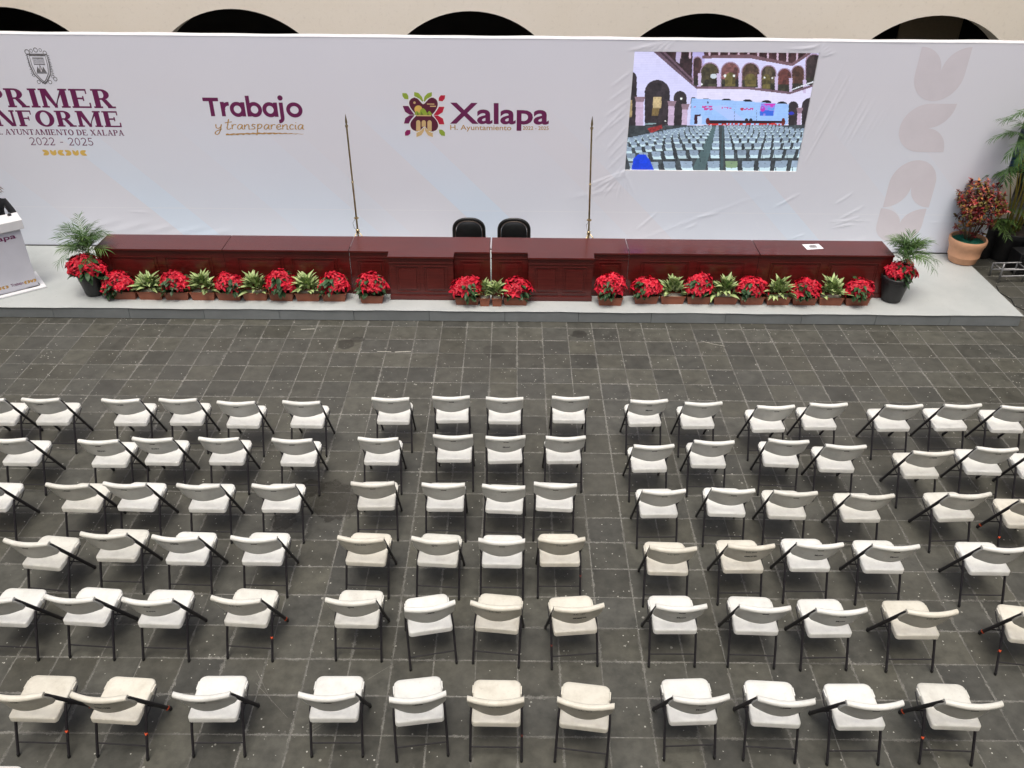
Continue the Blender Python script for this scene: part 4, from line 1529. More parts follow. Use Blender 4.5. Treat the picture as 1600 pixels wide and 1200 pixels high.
# ------------------------------------------------------------------ black leather chairs behind the tables
def black_chair(x, label):
    r = empty('leather_chair', (x, 13.42, SH), label=label, cat='chair', group='black leather chairs behind the centre tables')

    def outline(w, h0, h1, n=20, rr=.20):
        pts = [(-w, h0)]
        for k in range(n + 1):
            a_ = math.pi - math.pi * k / n
            ca, sa = math.cos(a_), math.sin(a_)
            ex = .82
            pts.append((w * (abs(ca) ** ex) * (1 if ca > 0 else -1), h1 - rr + rr * (abs(sa) ** ex)))
        pts.append((w, h0))
        return pts

    def slab_(bm, pts, y0, y1, bulge=0.0, mi=0):
        lo = [bm.verts.new((px, y0 - bulge * 0, pz)) for px, pz in pts]
        hi = [bm.verts.new((px, y1, pz)) for px, pz in pts]
        cx_ = sum(p[0] for p in pts) / len(pts)
        cz_ = (min(p[1] for p in pts) + max(p[1] for p in pts)) / 2
        inn = [bm.verts.new((cx_ + (px - cx_) * .8, y0 - bulge, cz_ + (pz - cz_) * .8)) for px, pz in pts]
        n = len(pts)
        bm.faces.new(hi)
        bm.faces.new(inn[::-1])
        for k in range(n):
            bm.faces.new((lo[k], lo[(k + 1) % n], hi[(k + 1) % n], hi[k]))
            bm.faces.new((inn[k], inn[(k + 1) % n], lo[(k + 1) % n], lo[k]))
    bm = bmesh.new()
    slab_(bm, outline(.215, .40, .86), .02, .07, .03)
    lp_ = ob('backrest', finish(bm, 'backrest', M_leather, True, 50), r)
    bm = bmesh.new()
    po = outline(.248, .36, .895)
    sweep(bm, [(a, .045, b) for a, b in po], .020, .032, 8, Vector((0, 1, 0)))
    ob('back_frame', finish(bm, 'back_frame', M_leather, True), r)
    bm = bmesh.new()
    po = outline(.226, .36, .872)
    sweep(bm, [(a, .016, b) for a, b in po], .007, .007, 6, Vector((0, 1, 0)))
    ob('trim', finish(bm, 'trim', M_bronze, True), r)
    bm = bmesh.new()
    bx(bm, -.25, -.46, .36, .25, .02, .46, .03)
    ob('seat', finish(bm, 'seat', M_leather, True, 40), r)
    for sx_ in (-.22, .22):
        for sy_ in (-.42, .03):
            bm = bmesh.new()
            sweep(bm, [(sx_, sy_, .37), (sx_ * 1.03, sy_, .0)], [.022, .015])
            ob('leg', finish(bm, 'leg', M_bronze, True), r)
    return r


black_chair(-.73, 'black leather chair behind the tables, left of the pair')
black_chair(.025, 'black leather chair behind the tables, right of the pair and of the table gap')

# ------------------------------------------------------------------ brass flag poles
def flag_pole(x, y, lean, label):
    r = empty('flag_pole', (x, y, SH), label=label, cat='flagpole', group='bare brass flag poles behind the tables')
    tx = lambda z: (lean * z, 0, z)
    bm = bmesh.new()
    sweep(bm, [tx(.12), tx(1.42)], .0165, n=10)
    ob('lower_pole', finish(bm, 'lower_pole', M_brass, True, 60), r)
    bm = bmesh.new()
    sweep(bm, [tx(1.40), tx(2.33)], .0150, n=10)
    ob('upper_pole', finish(bm, 'upper_pole', M_brass, True, 60), r)
    bm = bmesh.new()
    bm_pts = [(0.0005, 0)]
    p = tx(2.33)
    lathe(bm, [(.012, 2.30), (.026, 2.335), (.026, 2.35), (.011, 2.365), (.021, 2.40), (.016, 2.44), (.0015, 2.53)], 10, 0, (p[0], p[1]))
    ob('finial', finish(bm, 'finial', M_brass, True, 60), r)
    for z in (.78, 1.41):
        bm = bmesh.new()
        p = tx(z)
        lathe(bm, [(.016, z - .012), (.042 if z < 1 else .022, z - .006), (.042 if z < 1 else .022, z + .006), (.016, z + .012)], 12, 0, (p[0], p[1]), True, True)
        ob('collar', finish(bm, 'collar', M_brass, True, 40), r)
    bm = bmesh.new()
    p = tx(.55)
    lathe(bm, [(.02, .50), (.032, .51), (.032, .57), (.02, .58)], 12, 0, (p[0], p[1]), True, True)
    ob('tripod_hub', finish(bm, 'tripod_hub', M_brass, True, 40), r)
    for k in range(3):
        a = R(90 + 120 * k + 12)
        bm = bmesh.new()
        sweep(bm, [(p[0], p[1], .55), (math.cos(a) * .12, math.sin(a) * .12, .40), (math.cos(a) * .34, math.sin(a) * .34, .01)], .009, n=8)
        ob('tripod_leg', finish(bm, 'tripod_leg', M_brass, True), r)
    bm = bmesh.new()
    sweep(bm, [(-.02, -.02, .78), (-.07, -.03, .70), (-.05, -.05, .62), (0.0, -.03, .56)], .003, n=5)
    ob('cord', finish(bm, 'cord', M_cap, True), r)


flag_pole(-2.65, 13.76, -.010, 'bare brass flag pole on a tripod, standing left of the black chairs')
flag_pole(1.325, 13.76, -.030, 'bare brass flag pole on a tripod, standing right of the black chairs')

CHAIRS = [
    (1, 0, 0, -6.244, 8.416, -0.8),
    (1, 0, 1, -5.596, 8.429, 0.1),
    (1, 0, 2, -4.645, 8.431, 0.2),
    (1, 0, 3, -3.970, 8.448, 0.2),
    (1, 0, 4, -3.265, 8.402, -0.5),
    (1, 0, 5, -2.493, 8.418, -1.5),
    (1, 1, 0, -1.445, 8.509, 0.2),
    (1, 1, 1, -0.720, 8.551, 2.3),
    (1, 1, 2, -0.077, 8.538, -0.2),
    (1, 1, 3, 0.717, 8.569, -0.3),
    (1, 2, 0, 1.655, 8.513, 2.6),
    (1, 2, 1, 2.301, 8.473, 1.6),
    (1, 2, 2, 3.152, 8.414, 2.6),
    (1, 2, 3, 3.797, 8.472, 0.9),
    (1, 2, 4, 4.692, 8.455, 1.9),
    (1, 2, 5, 5.405, 8.477, 2.6),
    (1, 2, 6, 6.076, 8.447, -0.8),
    (2, 0, 0, -5.607, 7.636, -0.6),
    (2, 0, 1, -4.580, 7.619, 0.2),
    (2, 0, 2, -3.996, 7.666, -1.0),
    (2, 0, 3, -3.261, 7.680, -0.1),
    (2, 0, 4, -2.440, 7.671, -0.7),
    (2, 1, 0, -1.485, 7.706, -0.1),
    (2, 1, 1, -0.650, 7.770, 0.8),
    (2, 1, 2, -0.057, 7.756, 3.0),
    (2, 1, 3, 0.620, 7.761, 1.6),
    (2, 2, 0, 1.594, 7.617, 2.0),
    (2, 2, 1, 2.279, 7.704, -0.7),
    (2, 2, 2, 3.121, 7.734, -3.4),
    (2, 2, 3, 3.736, 7.646, -1.5),
    (2, 2, 4, 4.668, 7.545, 0.8),
    (2, 2, 5, 5.411, 7.621, -2.0),
    (2, 2, 6, 6.008, 7.552, -2.1),
    (3, 0, 0, -5.564, 6.855, -1.8),
    (3, 0, 1, -4.589, 6.858, -1.8),
    (3, 0, 2, -4.005, 6.879, -2.6),
    (3, 0, 3, -3.237, 6.871, -0.6),
    (3, 0, 4, -2.457, 6.879, 0.3),
    (3, 1, 0, -1.438, 6.930, 1.3),
    (3, 1, 1, -0.698, 6.919, 0.3),
    (3, 1, 2, -0.069, 6.894, -3.1),
    (3, 1, 3, 0.471, 6.936, -2.9),
    (3, 2, 0, 1.593, 6.847, 1.3),
    (3, 2, 1, 2.315, 6.873, -1.9),
    (3, 2, 2, 2.954, 6.841, -1.8),
    (3, 2, 3, 3.738, 6.804, 0.0),
    (3, 2, 4, 4.757, 6.831, 3.3),
    (3, 2, 5, 5.448, 6.729, -1.7),
    (4, 0, 0, -4.610, 6.013, -5.8),
    (4, 0, 1, -3.920, 6.128, -1.5),
    (4, 0, 2, -3.218, 6.094, -2.0),
    (4, 0, 3, -2.460, 6.095, -0.9),
    (4, 1, 0, -1.435, 6.101, -2.6),
    (4, 1, 1, -0.724, 6.097, -3.8),
    (4, 1, 2, -0.077, 6.090, -0.9),
    (4, 1, 3, 0.503, 6.115, 0.7),
    (4, 2, 0, 1.558, 6.007, -1.5),
    (4, 2, 1, 2.313, 6.046, 0.7),
    (4, 2, 2, 2.979, 6.074, 0.1),
    (4, 2, 3, 3.704, 6.059, -0.4),
    (4, 2, 4, 4.748, 6.046, -0.4),
    (5, 0, 0, -4.599, 5.296, -2.5),
    (5, 0, 1, -3.895, 5.313, -4.0),
    (5, 0, 2, -3.197, 5.296, -1.6),
    (5, 0, 3, -2.420, 5.315, -4.1),
    (5, 1, 0, -1.403, 5.312, -1.2),
    (5, 1, 1, -0.696, 5.255, 11.6),
    (5, 1, 2, -0.121, 5.274, -6.0),
    (5, 1, 3, 0.615, 5.258, 5.7),
    (5, 2, 0, 1.520, 5.277, 0.6),
    (5, 2, 1, 2.256, 5.273, -1.7),
    (5, 2, 2, 2.925, 5.250, 1.3),
    (5, 2, 3, 3.718, 5.240, 0.6),
    (5, 2, 4, 4.723, 5.189, -8.2),
    (6, 0, 0, -3.882, 4.306, -1.4),
    (6, 0, 1, -3.218, 4.296, -3.5),
    (6, 0, 2, -2.418, 4.319, 0.9),
    (6, 1, 0, -1.431, 4.327, 0.6),
    (6, 1, 1, -0.713, 4.317, 8.2),
    (6, 1, 2, -0.100, 4.300, -0.6),
    (6, 1, 3, 0.605, 4.272, -7.4),
    (6, 2, 0, 1.523, 4.330, 2.8),
    (6, 2, 1, 2.188, 4.315, -3.1),
    (6, 2, 2, 2.881, 4.293, 0.6),
    (6, 2, 3, 3.661, 4.303, -2.0),
]

# ------------------------------------------------------------------ plants
def leafmat(name, c, c2, rough=.45, trans=0.0):
    t = NT(name)
    vec = t.n('ShaderNodeTexCoord').outputs['Object']
    f = t.ramp(t.noise(22, 4, .6, t.pos()), .3, .7)
    cc_ = t.mix(f, c, c2)
    hsv = t.n('ShaderNodeHueSaturation')
    oi = t.n('ShaderNodeObjectInfo').outputs['Random']
    t.l(t.math('MULTIPLY_ADD', oi, .45, .78), hsv.inputs['Value'])
    t.l(cc_, hsv.inputs['Color'])
    t.l(hsv.outputs[0], t.b.inputs['Base Color'])
    t.b.inputs['Roughness'].default_value = rough
    t.b.inputs['Specular IOR Level'].default_value = .35
    return t.m


M_red = leafmat('poinsettia_bract', (.50, .006, .022), (.66, .018, .045), .5)
M_red2 = leafmat('shaded_bract', (.28, .004, .02), (.44, .01, .03), .5)
M_green = leafmat('dark_green_leaf', (.022, .060, .022), (.045, .10, .035), .45)
M_vein = leafmat('pale_green_leaf', (.36, .45, .17), (.52, .58, .30), .45)
M_vedge = leafmat('green_leaf_margin', (.10, .19, .05), (.20, .32, .10), .45)
M_palm = leafmat('palm_green', (.030, .085, .018), (.075, .15, .038), .45)
M_palm2 = leafmat('bright_palm_green', (.07, .15, .03), (.15, .25, .065), .45)
M_cane = leafmat('yellow_cane', (.30, .26, .05), (.42, .32, .08), .45)
M_stem = leafmat('brown_stem', (.10, .07, .045), (.17, .12, .07), .8)
M_cr = [leafmat('croton_crimson', (.20, .012, .018), (.34, .03, .025)), leafmat('croton_orange', (.42, .13, .04), (.52, .22, .08)),
        leafmat('croton_wine', (.07, .012, .014), (.15, .02, .02)), leafmat('croton_olive', (.10, .09, .02), (.22, .15, .03)), leafmat('croton_pink', (.42, .05, .07), (.5, .16, .12))]


def leaf_verts(L, W, droop, fold_=.25, n=5, pointy=1.0):
    """a leaf along +x with a centre fold; returns (left, mid, right) rows"""
    rows_ = []
    for k in range(n + 1):
        t_ = k / n
        w = W * .5 * (math.sin(math.pi * min(1, t_ ** .8 * .97 + .03)) ** pointy)
        x = L * t_
        z = -droop * L * t_ * t_
        rows_.append(((x, w, z + w * fold_), (x, 0, z), (x, -w, z + w * fold_)))
    return rows_


def add_leaf(V, F, MI, M, L, W, droop, mi=0, fold_=.25, n=4, mi_mid=None, pointy=1.0):
    rows_ = leaf_verts(L, W, droop, fold_, n, pointy)
    b = len(V)
    for r_ in rows_:
        for q_ in r_:
            V.append(M @ Vector(q_))
    for k in range(n):
        a = b + 3 * k
        F.append((a, a + 1, a + 4, a + 3))
        F.append((a + 1, a + 2, a + 5, a + 4))
        MI.extend([mi, mi])


def add_leaf2(V, F, MI, M, L, W, droop, n=6):
    """variegated leaf: pale middle, green margin (5 verts across)"""
    b = len(V)
    for k in range(n + 1):
        t_ = k / n
        w = W * .5 * math.sin(math.pi * min(1, t_ ** .75 * .96 + .04))
        x, z = L * t_, -droop * L * t_ * t_
        for q_, u in ((1, .30), (.62, .16), (0, 0), (-.62, .16), (-1, .30)):
            V.append(M @ Vector((x, w * q_, z + w * u)))
    for k in range(n):
        a = b + 5 * k
        for j in range(4):
            F.append((a + j, a + j + 1, a + j + 6, a + j + 5))
            MI.append(1 if j in (0, 3) else 0)


def rotM(yaw, pitch, roll=0.0, loc=(0, 0, 0)):
    return Matrix.Translation(loc) @ Matrix.Rotation(yaw, 4, 'Z') @ Matrix.Rotation(-pitch, 4, 'Y') @ Matrix.Rotation(roll, 4, 'X')


rg = random.Random(21)
bloom_meshes = []
for v_ in range(5):
    V, F, MI = [], [], []
    for ring, (n_, L0, el) in enumerate(((6, .108, -4), (5, .082, 20), (4, .048, 45))):
        for k in range(n_):
            a_ = 2 * math.pi * k / n_ + ring * .5 + rg.uniform(-.2, .2)
            add_leaf(V, F, MI, rotM(a_, R(el + rg.uniform(-12, 12)), rg.uniform(-.3, .3), (0, 0, .004 * ring)), L0 * rg.uniform(.75, 1.2), L0 * .50, rg.uniform(.1, .75), 1 if rg.random() < .2 else 0, .3, 4, None, .8)
    for k in range(5):
        a_ = k * 1.3
        add_leaf(V, F, MI, rotM(a_, R(70), 0, (0, 0, .008)), .014, .010, 0, 2, 0, 1)
    bloom_meshes.append(pymesh('bloom', V, F, [M_red, M_red2, M_cane], False, MI))
green_meshes = []
for v_ in range(3):
    V, F, MI = [], [], []
    for k in range(95):
        a_ = rg.uniform(0, 2 * math.pi)
        h = rg.uniform(.035, .27)
        rr = .17 * math.sqrt(max(0, 1 - ((h - .05) / .30) ** 2)) * rg.uniform(.55, 1.12)
        add_leaf(V, F, MI, rotM(a_, R(rg.uniform(-32, 14)), rg.uniform(-.4, .4), (rr * .8 * math.cos(a_) * 1.1, rr * .7 * math.sin(a_), h)), rg.uniform(.08, .125), rg.uniform(.05, .072), .35, 0, .2, 4)
    for k in range(9):
        a_ = rg.uniform(0, 6.28)
        b = len(V)
        x1, y1 = .12 * math.cos(a_), .09 * math.sin(a_)
        for (x, y, z, w) in ((0 + .03 * math.cos(a_), .03 * math.sin(a_), -.02, .004), (x1, y1, .28, .003)):
            V += [Vector((x - w, y, z)), Vector((x + w, y, z))]
        F.append((b, b + 1, b + 3, b + 2))
        MI.append(1)
    green_meshes.append(pymesh('foliage', V, F, [M_green, M_stem], False, MI))
var_leaf = []
for v_ in range(4):
    V, F, MI = [], [], []
    add_leaf2(V, F, MI, Matrix.Identity(4), .150 + .012 * v_, .072 + .004 * v_, .12 + .18 * v_)
    var_leaf.append(pymesh('leaf', V, F, [M_vein, M_vedge], True, MI))


def box_mesh(w, d=.17, h=.125):
    bm = bmesh.new()
    s = .88
    x, y = w / 2, d / 2
    lo = [bm.verts.new(q) for q in ((-x * s, -y * s, 0), (x * s, -y * s, 0), (x * s, y * s, 0), (-x * s, y * s, 0))]
    hi = [bm.verts.new(q) for q in ((-x, -y, h), (x, -y, h), (x, y, h), (-x, y, h))]
    hi2 = [bm.verts.new(q) for q in ((-x - .006, -y - .006, h), (x + .006, -y - .006, h), (x + .006, y + .006, h), (-x - .006, y + .006, h))]
    hi3 = [bm.verts.new((v.co.x, v.co.y, h + .014)) for v in hi2]
    inn = [bm.verts.new(q) for q in ((-x + .01, -y + .01, h + .014), (x - .01, -y + .01, h + .014), (x - .01, y - .01, h + .014), (-x + .01, y - .01, h + .014))]
    inb = [bm.verts.new((v.co.x, v.co.y, h - .012)) for v in inn]
    bm.faces.new(lo[::-1])
    for a, b in ((lo, hi), (hi, hi2), (hi2, hi3), (hi3, inn), (inn, inb)):
        for k in range(4):
            bm.faces.new((a[k], a[(k + 1) % 4], b[(k + 1) % 4], b[k]))
    return finish(bm, 'trough', M_terra)


def soil_mesh(w, d=.17, h=.118, m=None):
    V, F = [], []
    n = 10
    for j in range(n + 1):
        for i in range(n + 1):
            V.append((-w / 2 + .012 + (w - .024) * i / n, -d / 2 + .012 + (d - .024) * j / n, h + rg.uniform(-.006, .006)))
    for j in range(n):
        for i in range(n):
            a = j * (n + 1) + i
            F.append((a, a + 1, a + n + 2, a + n + 1))
    return pymesh('soil', V, F, m or M_soil)


TR = {w: (box_mesh(w), soil_mesh(w), soil_mesh(w, m=M_pebble)) for w in (.385, .155)}


def poinsettia(parent, z0, sx, sy, sz, n, seed, ox=0.0, oy=0.0):
    q = random.Random(seed)
    g = ob('foliage', green_meshes[seed % 3], parent, (ox, oy, z0), (0, 0, q.uniform(0, 6)))
    g.scale = (sx / .19, sy / .19, sz / .30)
    pts = []
    tries = 0
    while len(pts) < n and tries < 4000:
        tries += 1
        a_, c_ = q.uniform(0, 2 * math.pi), q.uniform(.16, 1)
        th = math.acos(c_)
        r_ = q.uniform(.76, 1.10)
        p = Vector((ox + sx * r_ * math.sin(th) * math.cos(a_), oy + sy * r_ * math.sin(th) * math.sin(a_), z0 + sz * .30 + sz * .72 * r_ * c_))
        if oy - p.y < -sy * .85:
            continue
        if all((p - o_).length > .074 for o_, _ in pts):
            nrm = Vector(((p.x - ox) / sx ** 2, (p.y - oy) / sy ** 2, (p.z - z0 - sz * .2) / sz ** 2)).normalized()
            nrm = (nrm + Vector((q.uniform(-.3, .3), q.uniform(-.3, .3), .6))).normalized()
            pts.append((p, nrm))
    for p, nrm in pts:
        e = nrm.to_track_quat('Z', 'Y').to_euler()
        b = ob('bloom', bloom_meshes[q.randrange(5)], parent, p)
        b.rotation_mode = 'QUATERNION'
        b.rotation_quaternion = nrm.to_track_quat('Z', 'Y') @ Matrix.Rotation(q.uniform(0, 6.28), 3, 'Z').to_quaternion()
        s = q.uniform(.72, 1.15)
        b.scale = (s, s, s)


def trough_plant(kind, x, w, yfront, label, seed, group, spill=0.0, hs=1.0):
    r = empty('potted_poinsettia' if kind == 'P' else 'potted_foliage_plant', (x, yfront + .085, SH), rg.uniform(-.03, .03), label=label, cat='potted plant', group=group)
    ww = .385 if w > .2 else .155
    tr, so, pe = TR[ww]
    a = ob('trough', tr, r)
    a.scale = (w / ww, 1, 1)
    b = ob('soil', pe if kind == 'G' else so, r)
    b.scale = (w / ww, 1, 1)
    q = random.Random(seed)
    if kind == 'P':
        poinsettia(r, .125, .225, .155, .31 * hs, int(27 * hs), seed, spill * .3, 0)
        if spill:
            poinsettia(r, .03, .15, .12, .26, 9, seed + 5, spill, -.02)
    else:
        n = 84 if w > .2 else 34
        for k in range(n):
            a_ = q.uniform(0, 2 * math.pi)
            rad_ = q.uniform(0, 1)
            el = 86 - 58 * rad_ + q.uniform(-12, 12)
            base = (math.cos(a_) * rad_ * w * .50 + q.uniform(-.02, .02), math.sin(a_) * rad_ * .06, .125 + (1 - rad_) * .15 + q.uniform(0, .06))
            L = ob('leaf', var_leaf[q.randrange(4)], r, base)
            L.rotation_euler = (rotM(a_ + q.uniform(-.4, .4), R(el), q.uniform(-.5, .5))).to_euler()
            s = q.uniform(.8, 1.25)
            s *= .92
            L.scale = (s, s, s)
    return r


GP = 'planters set along the foot of the tables'
left_run = [('P', 176, 213), ('G', 215.5, 254.5), ('P', 255, 294), ('G', 297, 335), ('P', 337, 376), ('G', 379, 417), ('P', 419, 459), ('G', 461, 499.5), ('P', 502, 542)]
lx = [-6.175 + k * (6.175 - 2.835) / 8 for k in range(9)]
lab = ['bushy red poinsettia in a trough, spilling towards the left black pot',
       'pale green leafy plant in a trough between the two leftmost poinsettia troughs',
       'red poinsettia in a trough, third trough from the left end',
       'pale green leafy plant in a trough, fourth trough from the left end',
       'red poinsettia in the middle trough of the left run',
       'low pale green leafy plant in a trough, sixth trough from the left end',
       'tall red poinsettia in a trough, seventh trough from the left end',
       'pale green leafy plant in a trough, last green one of the left run',
       'red poinsettia in the rightmost trough of the left run of touching troughs']
for k, x in enumerate(lx):
    trough_plant('PG'[k % 2], x, .385, 12.18, lab[k], 100 + k, GP, -.24 if k == 0 else 0, (1.0, 1, 1, 1, .95, 1, 1.12, 1, 1.0)[k])
trough_plant('P', -2.225, .37, 12.12, 'red poinsettia trough standing alone against the left wing of the cabinet table', 130, GP, 0, 1.12)
trough_plant('P', -.71, .385, 12.10, 'red poinsettia trough left of the two small green pots at the centre', 131, GP, 0, 1.0)
trough_plant('G', -.43, .155, 12.06, 'small square pot of pale green leaves, left of the two at the centre', 132, GP)
trough_plant('G', -.235, .155, 12.06, 'small square pot of pale green leaves, right of the two at the centre', 133, GP)
trough_plant('P', .06, .385, 12.10, 'red poinsettia trough right of the two small green pots at the centre', 134, GP, 0, .95)
trough_plant('P', 1.56, .39, 12.12, 'large red poinsettia trough standing forward against the right wing of the cabinet table', 135, GP, 0, 1.2)
rx_ = [2.14 + k * (5.51 - 2.14) / 8 for k in range(9)]
lab = ['red poinsettia in the leftmost trough of the right run of touching troughs',
       'pale green leafy plant, first green trough of the right run',
       'tall red poinsettia in the third trough of the right run',
       'pale green leafy plant in the fourth trough of the right run',
       'red poinsettia in the middle trough of the right run',
       'pale green leafy plant in the sixth trough of the right run',
       'low red poinsettia in the seventh trough of the right run',
       'large pale green leafy plant below the sheet of paper',
       'red poinsettia in the rightmost trough, nearest the right-hand palm']
for k, x in enumerate(rx_):
    trough_plant('PG'[k % 2], x, .385, 12.19, lab[k], 160 + k, GP, 0, (.9, 1, 1.1, 1, 1.0, 1, .92, 1, .95)[k])


# feathery palm fronds
def frond_mesh(L, nl, seed, droop=.55, ll=.22, mats=None, wid=.015):
    q = random.Random(seed)
    V, F, MI = [], [], []
    pts = []
    for k in range(nl + 1):
        t_ = k / nl
        pts.append(Vector((L * t_ * (1 - .12 * t_), 0, L * (.0 + .25 * t_ - droop * t_ * t_ * 1.3))))
    for k in range(nl):
        a, b_ = pts[k], pts[k + 1]
        w = .004 * (1 - k / nl) + .0015
        b = len(V)
        V += [a + Vector((0, w, 0)), a - Vector((0, w, 0)), b_ - Vector((0, w, 0)), b_ + Vector((0, w, 0)), a + Vector((0, 0, -w * 1.4)), b_ + Vector((0, 0, -w * 1.4))]
        F += [(b, b + 1, b + 2, b + 3), (b, b + 3, b + 5, b + 4), (b + 1, b + 4, b + 5, b + 2)]
        MI += [1, 1, 1]
        if k > nl * .22:
            t_ = k / nl
            d = (b_ - a).normalized()
            pit = math.atan2(d.z, d.x)
            for s in (-1, 1):
                l_ = ll * (math.sin(math.pi * min(1, (t_ - .15) * 1.05)) ** .5 * .9 + .12) * q.uniform(.8, 1.12)
                M = Matrix.Translation(a) @ Matrix.Rotation(-pit, 4, 'Y') @ Matrix.Rotation(s * R(62 - 38 * t_ + q.uniform(-9, 9)), 4, 'Z') @ Matrix.Rotation(R(q.uniform(-22, 4)), 4, 'Y')
                add_leaf(V, F, MI, M, l_, wid, q.uniform(.12, .6), 0, .3, 3, None, .6)
    return pymesh('frond', V, F, mats or [M_palm, M_palm2], False, MI)


fr = [frond_mesh(.40 + .04 * (k % 3), 20, 300 + k, .50 + .14 * (k % 3), .21, wid=.011) for k in range(4)]
fr2 = [frond_mesh(.40 + .04 * (k % 3), 20, 320 + k, .50 + .14 * (k % 3), .21, [M_palm2, M_palm2], wid=.011) for k in range(2)]


def palm_pot(x, y, label, pal_dx, pal_dy, poin_dx, poin_dy, seed, pebbles, psx, pn):
    r = empty('palm_and_poinsettia_pot', (x, y, SH), label=label, cat='potted plant', group='black pots at the two ends of the tables')
    bm = bmesh.new()
    lathe(bm, [(.125, 0), (.150, .02), (.215, .36), (.222, .365), (.232, .37), (.236, .43), (.228, .44), (.215, .43), (.205, .37)], 36)
    ob('pot', finish(bm, 'pot', M_blackpot, True, 35), r)
    bm = bmesh.new()
    for k in range(12):
        pass
    lathe(bm, [(.212, .395), (.14, .405), (.06, .40), (.001, .402)], 28, cap0=False)
    ob('soil', finish(bm, 'soil', M_pebble if pebbles else M_soil, True), r)
    q = random.Random(seed)
    if pebbles:
        V, F = [], []
        for k in range(170):
            a_, rr = q.uniform(0, 6.28), .205 * math.sqrt(q.random())
            s = q.uniform(.006, .013)
            M = Matrix.Translation((rr * math.cos(a_), rr * math.sin(a_), .405)) @ Matrix.Rotation(q.uniform(0, 3), 4, 'Z')
            b = len(V)
            V += [M @ Vector(p_) for p_ in ((s, 0, 0), (-s * .8, 0, 0), (0, s * .9, 0), (0, -s, 0), (0, 0, s * .7), (0, 0, -s * .5))]
            F += [(b, b + 2, b + 4), (b + 2, b + 1, b + 4), (b + 1, b + 3, b + 4), (b + 3, b, b + 4)]
        tag(ob('gravel', pymesh('gravel', V, F, M_pebble), r), kind='stuff')
    poinsettia(r, .36, psx, psx * .75, .33, pn, seed + 3, poin_dx, poin_dy)
    for k in range(34):
        a_ = 2 * math.pi * k / 34 * 3.0 + q.uniform(-.25, .25)
        el = q.uniform(58, 89) if k < 22 else q.uniform(30, 62)
        f_ = ob('frond', (fr + fr2)[q.randrange(6)], r, (pal_dx + .03 * math.cos(a_), pal_dy + .03 * math.sin(a_), .66 + q.uniform(-.10, .14)))
        f_.rotation_euler = rotM(a_, R(el), q.uniform(-.5, .5)).to_euler()
        s = q.uniform(.70, 1.05)
        f_.scale = (s, s, s)
    for k in range(6):
        bm = bmesh.new()
        a_ = k * 1.05
        sweep(bm, [(pal_dx + .02 * math.cos(a_), pal_dy + .02 * math.sin(a_), .38), (pal_dx + .035 * math.cos(a_), pal_dy + .03 * math.sin(a_), .66)], .006, n=5)
        ob('stem', finish(bm, 'stem', M_palm2), r)
    return r


palm_pot(-6.72, 12.40, 'black pot with a feathery palm and poinsettia, left end of the tables', -.04, .15, -.02, -.08, 41, False, .30, 36)
palm_pot(6.13, 12.42, 'black pot with pebbles holding a palm and a poinsettia, right end of the tables', .14, .16, .03, -.03, 57, True, .23, 22)

# croton in a clay pot
r = empty('croton_in_clay_pot', (7.95, 13.95, SH), label='red and orange croton shrub in a large peach clay pot', cat='potted plant')
bm = bmesh.new()
lathe(bm, [(.20, 0), (.225, .015), (.255, .12), (.262, .125), (.266, .14), (.262, .15), (.272, .27), (.276, .275), (.283, .29), (.29, .335), (.302, .34), (.310, .38), (.314, .425), (.302, .445), (.28, .44), (.27, .40), (.265, .34)], 44)
ob('pot', finish(bm, 'pot', M_clay, True, 40), r)
bm = bmesh.new()
lathe(bm, [(.268, .375), (.2, .40), (.1, .41), (.001, .41)], 32, cap0=False)
ob('filler', finish(bm, 'filler', M_shred, True), r)
q = random.Random(9)
V, F = [], []
for k in range(900):
    a_, rr = q.uniform(0, 6.28), .255 * math.sqrt(q.random())
    l_, w = q.uniform(.02, .05), .0028
    M = Matrix.Translation((rr * math.cos(a_), rr * math.sin(a_), .405 + q.uniform(-.012, .012) - .1 * (rr / .28) ** 4 * .3)) @ Matrix.Rotation(q.uniform(0, 6.28), 4, 'Z') @ Matrix.Rotation(q.uniform(-.6, .6), 4, 'Y')
    b = len(V)
    V += [M @ Vector(p_) for p_ in ((-l_, -w, 0), (l_, -w, .003), (l_, w, 0), (-l_, w, .004))]
    F.append((b, b + 1, b + 2, b + 3))
tag(ob('shredded_paper', pymesh('shredded_paper', V, F, M_shred), r), kind='stuff')
CR = []
for v_ in range(6):
    V, F, MI = [], [], []
    for k in range(11):
        a_ = 2.4 * k + q.uniform(-.3, .3)
        el = 75 - 8.5 * k + q.uniform(-10, 10)
        mi = {0: [0, 2, 3], 1: [1, 3, 2], 2: [2, 0, 2], 3: [3, 1, 2], 4: [0, 4, 1], 5: [2, 3, 2]}[v_][q.randrange(3)]
        add_leaf(V, F, MI, rotM(a_, R(el), q.uniform(-.4, .4), (0, 0, .05 - .006 * k)), q.uniform(.070, .105), q.uniform(.038, .052), q.uniform(.2, .8), mi, .3, 4, None, .8)
    CR.append(pymesh('leaf_rosette', V, F, M_cr, False, MI))
ends = []
k = 0
while len(ends) < 150 and k < 9000:
    k += 1
    d = Vector((q.uniform(-1, 1), q.uniform(-1, 1), q.uniform(-1, 1)))
    if d.length > 1 or d.length < .30:
        continue
    p = Vector((.00 + d.x * .42, d.y * .38, 1.04 + d.z * .39))
    if d.z < -.35 and (abs(d.x) > .5 or q.random() < .4):
        continue
    if q.random() < .12 and d.length > .9:
        continue
    if all((p - e).length > .070 for e in ends):
        ends.append(p)
